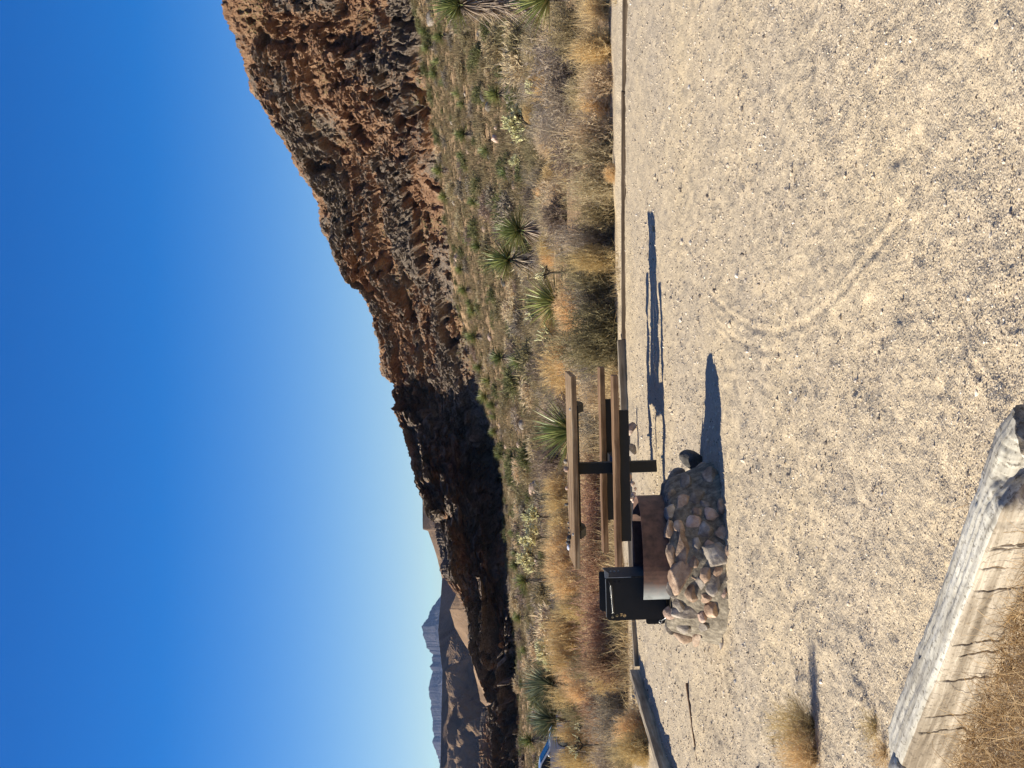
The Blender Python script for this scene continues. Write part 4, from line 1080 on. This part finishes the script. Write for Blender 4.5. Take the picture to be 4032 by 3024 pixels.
# ------------------------------------------------------------------ fire pit
def build_pit():
    cen = gnd(2190 + 0, 2190); 
    cx = -(2205 - 1512) / F_PX * 11.3; cy = 11.25
    t = empty('fire_pit', (cx, cy, 0)); tag(t, 'stone and mortar fire pit with rusty steel ring and black grill box', 'fire pit')
    # mortar mound
    nu, nv = 160, 60; a = np.linspace(0, 2 * np.pi, nu, endpoint=False)[None]; v = np.linspace(0, 1, nv)[:, None]
    zprof = np.interp(v, [0, .12, .62, .70, .72, .84, 1], [-0.08, 0.0, .31, .345, .35, .345, .345])
    rprof = np.interp(v, [0, .12, .62, .70, .72, .84, 1], [.62, .60, .50, .465, .43, .30, 0.0])
    lob = 1 + 0.10 * fbm(np.cos(a) * 1.4, np.sin(a) * 1.4, 0, 3, 4) + 0.03 * fbm(np.cos(a) * 6, np.sin(a) * 6, v * 4, 3, 6)
    # the mound slumps down towards the right
    sl_ = 1 - 0.45 * sstep(0.55, 1.0, np.cos(a)) * sstep(0.0, 0.6, v) * sstep(0.95, 0.7, v)
    rr2 = rprof * lob * (1 + 0.02 * np.maximum(np.cos(a), 0) ** 2)
    X = rr2 * np.cos(a); Yy = rr2 * np.sin(a); Z = zprof + 0 * a
    Z = np.where(v < 0.72, Z * (1 - 0.0 * sl_), Z) + 0.03 * fbm(X * 7, Yy * 7, Z * 7, 4, 8)
    V = np.stack([X, Yy, Z], -1).reshape(-1, 3)
    i = np.arange(nv - 1)[:, None] * nu + np.arange(nu)[None]; j = np.arange(nv - 1)[:, None] * nu + (np.arange(nu)[None] + 1) % nu
    Fc = np.stack([i, j, j + nu, i + nu], -1).reshape(-1, 4)
    link('mortar_base', mesh_from('mortar_base', V, Fc, True, [M['mortar']]), t)
    # stones set in the mortar: photo x, y, half sizes (vertical, horizontal), material
    S = [(2796, 1885, 33, 40, 'tan', 0), (2804, 2027, 34, 22, 'pink', .2), (2850, 2099, 26, 22, 'tan', 0), (2822, 2188, 50, 42, 'grey', .3), (2783, 2251, 24, 34, 'tan', 0), (2808, 2297, 26, 36, 'grey', 0),
         (2800, 2386, 25, 36, 'tan', 0), (2764, 2422, 15, 20, 'pink', 0), (2690, 2162, 27, 56, 'tan', 0), (2678, 2276, 34, 56, 'tan', .45), (2730, 2335, 26, 42, 'tan', .3), (2705, 2413, 44, 26, 'grey', 0),
         (2645, 2190, 20, 40, 'tan', 0), (2650, 2318, 20, 26, 'grey', 0), (2636, 2410, 18, 20, 'pink', 0), (2673, 2376, 18, 30, 'grey', 0), (2678, 2078, 20, 22, 'tan', 0), (2732, 2061, 22, 24, 'pink', 0), (2741, 2145, 18, 24, 'grey', 0),
         (2733, 2218, 22, 26, 'tan', 0), (2636, 2092, 18, 34, 'tan', 0), (2640, 2020, 22, 34, 'grey', 0), (2783, 2090, 26, 34, 'grey', 0), (2640, 2470, 16, 22, 'grey', 0), (2748, 2500, 14, 36, 'tan', .1), (2700, 2470, 24, 30, 'grey', 0),
         (2703, 1905, 26, 30, 'grey', 0), (2745, 1965, 28, 34, 'grey', 0), (2690, 1985, 26, 34, 'tan', 0), (2845, 1990, 14, 24, 'tan', 0), (2780, 1990, 22, 22, 'grey', 0), (2830, 2250, 18, 24, 'tan', 0), (2780, 2340, 20, 26, 'tan', 0),
         (2640, 1955, 18, 24, 'grey', 0), (2795, 2150, 16, 18, 'pink', 0), (2760, 2290, 18, 22, 'grey', 0), (2735, 2275, 14, 16, 'tan', 0), (2770, 2460, 18, 24, 'grey', 0), (2745, 2020, 16, 18, 'tan', 0), (2850, 2330, 12, 18, 'pink', 0), (2868, 2170, 10, 16, 'tan', 0)]
    for q, (x, y, hx, hy, m_, rot) in enumerate(S):
        # find where the view ray meets the mound
        v = img_dir(x, y); o0 = Vector((0, 0, H_EYE)); hit = None
        for s in np.linspace(9.9, 11.4, 120):
            p = o0 + v * s; lx, ly = p.x - cx, p.y - cy; r = math.hypot(lx, ly)
            R = np.interp(p.z, [0, .31, .345], [.60, .50, .465]) 
            if r < R and p.z < .36 or p.z < 0.01: hit = p; break
        if hit is None: hit = o0 + v * 10.75
        d = hit.y; k = d / F_PX
        rock_at('stone', M['stone_' + m_], 200 + q, x, y, d, hx * 1.5, hy * 1.5, max(min(hy, hx) * k * 1.5, 0.045), rot, t, 4, world=hit, cuts=13, kmin=0.50)
    # a ring of plain stones round the back and sides
    for q in range(16):
        an = math.radians(10 + q * 10.6); R = 0.56
        o = link('stone', rock_mesh('pit_stone', M[['stone_tan', 'stone_grey', 'stone_pink'][q % 3]], 300 + q, (0.08, 0.07, 0.07), 3), t)
        o.location = (R * math.cos(an), R * math.sin(an), 0.06 + 0.15 * (q % 2)); o.rotation_euler = (q, q * 2, an)
    # rusty ring: a curved plate, open to the left where the grill box stands
    Rr, z0, z1, th = 0.42, 0.350, 0.524, 0.006
    a0, a1 = math.radians(-90 - 36), math.radians(170)
    rx = cx * 0
    n = 72; V, Fc = [], []
    for i in range(n + 1):
        an = a0 + (a1 - a0) * i / n
        for r, z in ((Rr, z0), (Rr, z1), (Rr - th, z1), (Rr - th, z0)):
            V.append(Vector((math.cos(an) * r, math.sin(an) * r, z)))
    for i in range(n):
        b = 4 * i
        for k in range(4): Fc.append((b + k, b + (k + 1) % 4, b + 4 + (k + 1) % 4, b + 4 + k))
    Fc.append((0, 3, 2, 1)); Fc.append((4 * n, 4 * n + 1, 4 * n + 2, 4 * n + 3))
    m_ring, tt, b_ = mat('rust_ring'); b_.inputs['Metallic'].default_value = 0.0; b_.inputs['Roughness'].default_value = 0.7
    tc = N(tt, 'ShaderNodeTexCoord'); n1 = noise_node(tt, 16, 6, 0.6, tc.outputs['Object'])
    sx = N(tt, 'ShaderNodeSeparateXYZ'); tt.links.new(tc.outputs['Object'], sx.inputs[0])
    ad = N(tt, 'ShaderNodeMath', operation='MULTIPLY_ADD'); tt.links.new(n1.outputs[0], ad.inputs[0]); ad.inputs[1].default_value = 0.10; tt.links.new(sx.outputs[0], ad.inputs[2])
    worn = ramp(tt, [(0.0, (1, 1, 1)), (1.0, (0, 0, 0))], ad.outputs[0])  # left front end is coloured grey to paint in the sunlight on it
    ymx = N(tt, 'ShaderNodeMath', operation='MAXIMUM'); tt.links.new(sx.outputs[1], ymx.inputs[0]); ymx.inputs[1].default_value = -0.1
    ad2 = N(tt, 'ShaderNodeMath', operation='MULTIPLY_ADD'); tt.links.new(ymx.outputs[0], ad2.inputs[0]); ad2.inputs[1].default_value = 3.0
    ofs = N(tt, 'ShaderNodeMath', operation='ADD'); tt.links.new(ad.outputs[0], ofs.inputs[0]); ofs.inputs[1].default_value = 0.3; tt.links.new(ofs.outputs[0], ad2.inputs[2])
    mr = N(tt, 'ShaderNodeMapRange'); tt.links.new(ad2.outputs[0], mr.inputs[0]); mr.inputs[1].default_value = -0.175; mr.inputs[2].default_value = -0.08
    c1 = ramp(tt, [(0.35, (0.055, 0.028, 0.020)), (0.65, (0.15, 0.075, 0.05))], n1.outputs[0]); c0 = ramp(tt, [(0.35, (0.22, 0.23, 0.22)), (0.65, (0.34, 0.36, 0.35))], n1.outputs[0])
    tt.links.new(mixc(tt, mr.outputs[0], c0.outputs[0], c1.outputs[0]), b_.inputs['Base Color'])
    bump(tt, b_, n1.outputs[0], 0.3, 0.003)
    link('steel_ring', poly_mesh('steel_ring', V, Fc, [m_ring]), t)
    # ash floor and grate bar inside the ring
    V = [Vector((math.cos(a) * .40, math.sin(a) * .40, .362 + .01 * math.sin(a * 5))) for a in np.linspace(0, 2 * np.pi, 40, endpoint=False)]; Fc = [tuple(range(40))]
    link('ash_bed', poly_mesh('ash_bed', V, Fc, [M['black']]), t)
    # inner grey plate (flap) resting in the ring
    flap = box_mesh('inner_plate', 0.30, 0.012, 0.15, M['rust'], 0.002, 0); o = link('inner_plate', flap, t); o.location = (0.07, 0.30, 0.46); o.rotation_euler = (0.35, 0, 0.25)
    # grill box
    yf, yb = 11.0 - cy, 11.58 - cy
    xl = -(2455 - 1512) / F_PX * 11.0 - cx; xr = -(2288 - 1512) / F_PX * 11.0 - cx
    zt = 0.765; zb = 0.33
    g = empty('grill_box'); g.parent = t
    def plate(name, y, xl, xr, zb, zt, m, holes=(), rad=0.03, th=0.007, corners=(1, 1, 0, 0)):
        """upright plate facing the viewer, cut corners; holes as list of (x,z,r)"""
        bm = bmesh.new(); pts = []
        def arc(cx_, cz, r, s): 
            for i in range(7):
                a = s + i * math.pi / 12; pts.append((cx_ + r * math.cos(a), cz + r * math.sin(a)))
        r0 = rad if corners[0] else 0.002; arc(xl + r0, zt - r0, r0, math.pi / 2)
        r3 = rad if corners[3] else 0.002; arc(xl + r3, zb + r3, r3, math.pi)
        r2 = rad if corners[2] else 0.002; arc(xr - r2, zb + r2, r2, 1.5 * math.pi)
        r1 = rad if corners[1] else 0.002; arc(xr - r1, zt - r1, r1, 0)
        loops = [pts] + [[(hx + hr * math.cos(-a), hz + hr * math.sin(-a)) for a in np.linspace(0, 2 * np.pi, 12, endpoint=False)] for hx, hz, hr in holes]
        edges = []
        for lp in loops:
            vs = [bm.verts.new((p[0], 0, p[1])) for p in lp]
            edges += [bm.edges.new((vs[i], vs[(i + 1) % len(vs)])) for i in range(len(vs))]
        bmesh.ops.triangle_fill(bm, edges=edges, use_beauty=True, use_dissolve=False)
        fs = list(bm.faces)
        # drop faces that fill the holes
        for f in fs:
            c = f.calc_center_median()
            if any(math.hypot(c.x - hx, c.z - hz) < hr * 0.9 for hx, hz, hr in holes): bm.faces.remove(f)
        r = bmesh.ops.extrude_face_region(bm, geom=list(bm.faces))
        for e in r['geom']:
            if isinstance(e, bmesh.types.BMVert): e.co.y += th
        bmesh.ops.recalc_face_normals(bm, faces=bm.faces)
        me = bpy.data.meshes.new(name); bm.to_mesh(me); bm.free(); me.materials.append(M[m])
        o = link(name, me, g); o.location = (0, y, 0); return o
    w_ = xr - xl
    plate('front_plate', yf, xl, xr, zb, zt, 'black', [(xr - 0.022, zt - 0.062, .008), (xr - 0.022, zt - 0.090, .008), (xl + .032, zt - .070, .010), (xl + .036, zt - .098, .011), (xl + .030, zt - .120, .011), (xl + .022, zt - .040, .009)], 0.026, corners=(1, 0, 0, 1))
    kb = 11.58 / 11.0
    plate('back_plate', yb, xl - 0.02, xr - 0.02, zb, zt + 0.008, 'black', [], 0.03, corners=(1, 0, 0, 1))
    # side plate on the right, running in depth, with holes
    o = link('side_plate', box_mesh('side_plate', yb - yf - 0.012, 0.007, zt - 0.02 - zb, M['black'], 0.001, 0), g); o.location = (xr + 0.005, (yf + yb) / 2 + 0.004, (zt - 0.02 + zb) / 2); o.rotation_euler.z = math.radians(90)
    for zz in (0.055, 0.080, 0.108):
        V, Fc = tubev([(Vector((0, 0, 0)), Vector((0.006, 0, 0)), 0.008)]); b2 = link('side_bolt', poly_mesh('side_bolt', V, Fc, [M['steel']], True), g); b2.location = (xr + 0.009, yf + 0.28, zt - zz)
    # grey edge flange along the top and right side
    o = link('top_flange', box_mesh('top_flange', w_ - 0.03, 0.012, 0.003, M['steel'], 0, 0), g); o.location = ((xl + xr) / 2 + 0.012, yf - 0.001, zt + 0.0005)
    o = link('side_flange', box_mesh('side_flange', 0.004, 0.014, 0.17, M['steel'], 0, 0), g); o.location = (xr + 0.004, yf - 0.004, zt - 0.085)
    # bent handle tab at the top right
    V = [Vector(p) for p in ((0, 0, 0), (0.052, 0, 0.004), (0.030, 0, -0.024), (0, 0, -0.026), (0, .02, 0), (0.052, .02, 0.004), (0.030, .02, -0.024), (0, .02, -0.026))]
    Fc = [(0, 1, 2, 3), (4, 7, 6, 5), (0, 4, 5, 1), (1, 5, 6, 2), (2, 6, 7, 3), (3, 7, 4, 0)]
    o = link('bent_tab', poly_mesh('bent_tab', V, Fc, [M['steel']]), g); o.location = (xr, yf + 0.02, zt + 0.002)
    # coil spring handle across the front
    V, Fc = [], []; pr = None; x0, x1 = xr - 0.045, xl + 0.052; zc0, zc1 = zt - 0.032, zt - 0.042
    n = 340
    for i in range(n + 1):
        f = i / n; an = f * 26 * 2 * math.pi; x = x0 + (x1 - x0) * f
        p = Vector((x, yf - 0.022 + 0.0075 * math.cos(an), zc0 + (zc1 - zc0) * f + 0.0075 * math.sin(an)))
        if pr is not None: tube(V, Fc, pr, p, 0.0018, 0.0018, 5, False)
        pr = p
    link('spring_handle', poly_mesh('spring_handle', V, Fc, [M['zinc']], True), g)
    V, Fc = [], []
    pts = [Vector((xr - 0.018, yf, zt - 0.018)), Vector((xr - 0.020, yf - 0.022, zt - 0.020)), Vector((x0, yf - 0.022, zc0)), Vector((x1, yf - 0.022, zc1)), Vector((xl + 0.026, yf - 0.022, zt - 0.042)), Vector((xl + 0.022, yf, zt - 0.040))]
    for a_, b2 in zip(pts[:-1], pts[1:]): tube(V, Fc, a_, b2, 0.0042, 0.0042, 8)
    link('handle_rod', poly_mesh('handle_rod', V, Fc, [M['black']], True), g)
    # lower tab with ring bolt and brace rod
    plate('lower_tab', yf + 0.03, xl - 0.036, xl + 0.01, 0.372, 0.500, 'black', [], 0.018, corners=(1, 0, 0, 1))
    V, Fc = [], []
    for i in range(16):
        a_ = i * math.pi / 8; b_2 = (i + 1) * math.pi / 8
        tube(V, Fc, Vector((xl - .018 + .009 * math.cos(a_), yf + .015, .405 + .009 * math.sin(a_))), Vector((xl - .018 + .009 * math.cos(b_2), yf + .015, .405 + .009 * math.sin(b_2))), .0028, .0028, 6)
    tube(V, Fc, Vector((xl - .012, yf + .01, .400)), Vector((xl + .03, yf - .06, .355)), .003, .003, 6)
    link('ring_bolt', poly_mesh('ring_bolt', V, Fc, [M['zinc']], True), g)
    # grate bars between the two plates, seen through the cutouts
    for i in range(9):
        V, Fc = tubev([(Vector((xl + .03 + i * (w_ - .05) / 8, yf + .008, .52)), Vector((xl + .03 + i * (w_ - .05) / 8, yb - .002, .52)), .006)]); link('grate_bar', poly_mesh('grate_bar', V, Fc, [M['black']], True), g)
    return t
build_pit()

# ------------------------------------------------------------------ car
def build_car():
    d = 74.0; s = 1.0
    m_p, t_, b_ = mat('silver_blue_paint'); b_.inputs['Base Color'].default_value = (0.42, 0.43, 0.45, 1); b_.inputs['Metallic'].default_value = 0.0; b_.inputs['Roughness'].default_value = 0.3; b_.inputs['Coat Weight'].default_value = 0.6
    m_g, t2, b2 = mat('car_glass'); b2.inputs['Base Color'].default_value = (0.015, 0.018, 0.02, 1); b2.inputs['Roughness'].default_value = 0.2; b2.inputs['Specular IOR Level'].default_value = 0.15
    m_t, t3, b3 = mat('tyre_rubber'); b3.inputs['Base Color'].default_value = (0.02, 0.02, 0.02, 1); b3.inputs['Roughness'].default_value = 0.85
    m_l, t4, b4 = mat('lamp_lens'); b4.inputs['Base Color'].default_value = (0.7, 0.72, 0.75, 1); b4.inputs['Roughness'].default_value = 0.1
    # nose points to +X; x=0 at front axle
    p = img(2160, 2925, d); zg = img(2122, 3010, d).z - 1.44
    root = empty('parked_car', (p.x + 0.30, d, zg)); tag(root, 'silver blue parked car half hidden behind bushes at the far left', 'car')
    prof = [(0.92, .38), (.96, .55), (.90, .72), (.55, .84), (-.05, .93), (-.30, .955), (-1.05, 1.38), (-1.35, 1.44), (-2.2, 1.45), (-2.9, 1.36), (-3.45, 1.0), (-3.60, .92), (-3.66, .5), (-3.58, .3), (.85, .28)]
    W = 0.86; V, Fc = [], []; n = len(prof)
    lay = [(-W, 1.0), (-W * .97, 1.0), (0, 1.0), (W * .97, 1.0), (W, 1.0)]
    for (yy, _) in lay:
        for (x, z) in prof:
            tum = 0.0 if z < 1.0 else (z - 1.0) * 0.35
            yv = yy - math.copysign(tum, yy) if yy else 0; zz = z + (0.02 if yy == 0 and z > .8 else 0) - (0.012 if abs(yy) == W and z > .5 else 0)
            V.append(Vector((x, yv, zz)))
    for k in range(4):
        for i in range(n): Fc.append((k * n + i, k * n + (i + 1) % n, (k + 1) * n + (i + 1) % n, (k + 1) * n + i))
    Fc.append(tuple(reversed(range(n)))); Fc.append(tuple(range(4 * n, 5 * n)))
    body = link('body', poly_mesh('car_body', V, Fc, [m_p], False), root)
    def flat(name, pts, y, mt_, th=0.012):
        V = [Vector((x, y, z)) for x, z in pts] + [Vector((x, y + th, z)) for x, z in pts]; k = len(pts)
        Fc = [tuple(range(k)), tuple(reversed(range(k, 2 * k)))] + [(i, i + k, (i + 1) % k + k, (i + 1) % k) for i in range(k)]
        return link(name, poly_mesh(name, V, Fc, [mt_]), root)
    def side(z): return 0.86 - max(0, z - 1.0) * 0.35
    def sideglass(pts, s):
        V = [Vector((x, s * (side(z) + 0.004), z)) for x, z in pts] + [Vector((x, s * (side(z) - 0.02), z)) for x, z in pts]; k = len(pts)
        Fc = [tuple(range(k)), tuple(reversed(range(k, 2 * k)))] + [(i, i + k, (i + 1) % k + k, (i + 1) % k) for i in range(k)]
        return link('window', poly_mesh('window', V, Fc, [m_g]), root)
    for s in (-1, 1):
        sideglass([(-.62, .95), (-.60, 1.02), (-.74, 1.12), (-1.08, 1.32), (-1.22, 1.365), (-1.72, 1.37), (-1.72, .95)], s)
        sideglass([(-1.80, .95), (-1.80, 1.37), (-2.4, 1.37), (-2.62, 1.30), (-2.75, .97)], s)
        sideglass([(-2.82, .98), (-2.72, 1.27), (-2.9, 1.25), (-3.2, 1.03)], s)
        mir = link('mirror', rock_mesh('mirror', m_p, 1, (0.09, 0.11, 0.07), 2, 0, 0.02), root); mir.location = (-.62, s * 0.97, 1.0)
        for x in (0, -2.62):
            V, Fc = tubev([(Vector((x, s * 0.66, .32)), Vector((x, s * 0.875, .32)), .32)], 28); wl = link('wheel', poly_mesh('wheel', V, Fc, [m_t], False), root)
            V, Fc = tubev([(Vector((x, s * 0.86, .32)), Vector((x, s * 0.885, .32)), .19)], 20); link('rim', poly_mesh('rim', V, Fc, [m_l], False), wl)
        hl = link('headlight', rock_mesh('headlight', m_l, 2, (0.08, 0.18, 0.07), 2, 0, 0.02), root); hl.location = (.86, s * .62, .68)
    # windscreen and rear window lie on the sloping faces
    for nm, (xa, za, xb, zb) in (('windscreen', (-.36, .99, -1.02, 1.365)), ('rear_window', (-3.40, 1.03, -2.95, 1.33))):
        dx = 0.012 if nm == 'windscreen' else -0.012
        V = [Vector((xa + dx, -.72, za + .012)), Vector((xa + dx, .72, za + .012)), Vector((xb + dx, .62, zb + .012)), Vector((xb + dx, -.62, zb + .012))]
        V += [v + Vector((0, 0, -0.02)) for v in V]; Fc = [(0, 1, 2, 3), (7, 6, 5, 4), (0, 4, 5, 1), (1, 5, 6, 2), (2, 6, 7, 3), (3, 7, 4, 0)]
        link(nm, poly_mesh(nm, V, Fc, [m_g]), root)
    return root
build_car()

# ------------------------------------------------------------------ near plants on the gravel
def near_plant(key, m, seed, x, y, R, Hh, n, width, label, name, cat='plant', **kw):
    p = gnd(x, y); o = link(name, bush_mesh(name, m, seed, R=R, Hh=Hh, n=n, width=width, **kw)); o.location = (p.x, p.y, gh(p.x, p.y) - 0.005); tag(o, label, cat); return o
near_plant('gold', M['gold'], 401, 3205, 2860, 0.15, 0.24, 380, 0.0018, 'small airy golden plant casting a long shadow on the gravel', 'golden_plant', sub=6, spread=0.75, lump=0.3, subl=0.3)
near_plant('gold', M['gold'], 402, 3215, 2975, 0.15, 0.22, 380, 0.0018, 'second airy golden plant on the gravel at the left end of the frame', 'golden_plant', sub=6, spread=0.8, lump=0.3, subl=0.3)
near_plant('gold', M['gold'], 403, 3440, 2860, 0.10, 0.10, 260, 0.0014, 'low matted brown golden plant beside the far end of the beam', 'matted_plant', sub=4, spread=1.2, jit=0.5)
near_plant('gold', M['gold'], 404, 3480, 2960, 0.11, 0.09, 260, 0.0014, 'low matted plant left of the other matted plant by the beam', 'matted_plant', sub=4, spread=1.2, jit=0.5)
# tangled dry grass in front of the beam
def near_grass():
    rng = np.random.default_rng(8); A = Acc(); n = 5200
    t = rng.random(n); s = rng.random(n) ** 0.8
    a = np.array([-0.02, 4.0]); b = np.array([-1.30, 5.45])
    base = a[None] + (b - a)[None] * t[:, None]
    nrm = np.array([-(b - a)[1], (b - a)[0]]); nrm = nrm / np.linalg.norm(nrm)
    if nrm[1] > 0: nrm = -nrm
    base = base + nrm[None] * (0.02 + 0.75 * s)[:, None]
    keep = base[:, 0] < -0.42 + 0.10 * rng.normal(size=n); base = base[keep]; n = len(base)
    P = np.stack([base[:, 0], base[:, 1], ground_height(base[:, 0], base[:, 1])], 1)
    for k in range(3):
        az = rng.random(n) * 6.28; el = 0.25 + rng.random(n) * 1.15
        D = np.stack([np.sin(el) * np.cos(az), np.sin(el) * np.sin(az), np.cos(el)], 1)
        A.add(ribbons(P + rng.normal(size=P.shape) * np.array([0.02, 0.02, 0]), D, 0.05 + 0.22 * rng.random(n) ** 3, np.full(n, 0.0022), 4, 0.30, 0.30, rng))
    tag(link('dry_grass_tangle', A.mesh('dry_grass_tangle', M['gold2'])), 'tangle of wiry brown golden dry grass in front of the bleached beam', 'dry grass', kind='stuff')
M['gold2'] = mat_strand('wiry_grass', (0.11, 0.065, 0.028), (0.40, 0.25, 0.10), (0.80, 0.60, 0.33), 0.9, 0.1, 1, 1, TR)
near_grass()
def few_stalks():
    A = Acc(); rng = np.random.default_rng(4)
    p = gnd(3850, 1985); q = gnd(3700, 2045)
    P = np.array([[p.x, p.y, 0.03], [p.x - .02, p.y + .01, 0.03], [p.x - .05, p.y, .02], [p.x + .01, p.y, .02]]); D = np.array([[q.x - p.x, q.y - p.y, 0.02]] * 4) + rng.normal(size=(4, 3)) * 0.03
    A.add(ribbons(P, D, np.array([.2, .22, .15, .1]), np.full(4, 0.002), 4, 0.02, 0.02, rng))
    tag(link('straw_stalks', A.mesh('straw_stalks', M['drygrass'])), 'few loose straw stalks lying on gravel beside the beam', 'straw')
few_stalks()

# ------------------------------------------------------------------ loose gravel on top of the ground
def pebbles():
    rng = np.random.default_rng(12)
    bm = bmesh.new(); bmesh.ops.create_icosphere(bm, subdivisions=1, radius=1.0); base = np.array([v.co[:] for v in bm.verts]); fc = np.array([[v.index for v in f.verts] for f in bm.faces]); bm.free()
    n = 75000
    inv = rng.uniform(1 / 17.6, 1 / 3.9, n); Yy = 1 / inv
    X = rng.uniform(-0.29, 0.29, n) * Yy
    k = behind_kerb(X, Yy) < 0.05; k &= vnoise(X * 2.2, Yy * 2.2, 0, 88) + rng.normal(size=n) * 0.5 > -0.35
    X, Yy = X[k], Yy[k]; n = len(X); Z = ground_height(X, Yy)
    s = 0.0016 + 0.0030 * rng.random(n) ** 2 + (rng.random(n) < 0.02) * 0.007 * rng.random(n); s *= np.clip(Yy / 6, 0.9, 2.2)
    sc = s[:, None] * (0.7 + 0.6 * rng.random((n, 3))); sc[:, 2] *= 0.75
    jit = 1 + 0.25 * rng.normal(size=(n, len(base), 1)) * 0.8
    V = base[None] * jit * sc[:, None, :] + np.stack([X, Yy, Z + s * 0.35], 1)[:, None, :]
    Fc = fc[None] + (np.arange(n) * len(base))[:, None, None]
    me = mesh_from('gravel', V.reshape(-1, 3), Fc.reshape(-1, 3), False, [M['gravelstone']], None, {'rnd': np.repeat(rng.random(n), len(base))})
    tag(link('gravel', me), 'loose pale and dark gravel grains over the campsite floor', 'gravel', kind='stuff')
m_, t_, b_ = mat('gravel_grain'); b_.inputs['Roughness'].default_value = 0.9
a_ = N(t_, 'ShaderNodeAttribute', attribute_name='rnd')
r_ = ramp(t_, [(0.0, (0.10, 0.08, 0.07)), (0.10, (0.34, 0.28, 0.21)), (0.5, (0.54, 0.45, 0.33)), (0.85, (0.62, 0.52, 0.40)), (1.0, (0.82, 0.75, 0.64))], a_.outputs['Fac']); t_.links.new(r_.outputs[0], b_.inputs['Base Color'])
M['gravelstone'] = m_
pebbles()

# ------------------------------------------------------------------ air
def haze():
    V = [Vector((x, y, z)) for x in (-14000, 14000) for y in (-200, 14000) for z in (-75, 900)]
    Fc = [(0, 1, 3, 2), (4, 6, 7, 5), (0, 4, 5, 1), (2, 3, 7, 6), (0, 2, 6, 4), (1, 5, 7, 3)]
    m, t, b = mat('haze_air'); t.nodes.remove(b)
    pv = N(t, 'ShaderNodeVolumePrincipled', Density=0.000024); pv.inputs['Color'].default_value = (0.36, 0.55, 1.0, 1); pv.inputs['Anisotropy'].default_value = 0.2
    t.links.new(pv.outputs[0], t.nodes['Material Output'].inputs['Volume'])
    tag(link('haze', poly_mesh('haze', V, Fc, [m])), 'thin bluish air in front of the far mountains', 'haze', kind='stuff')
haze()
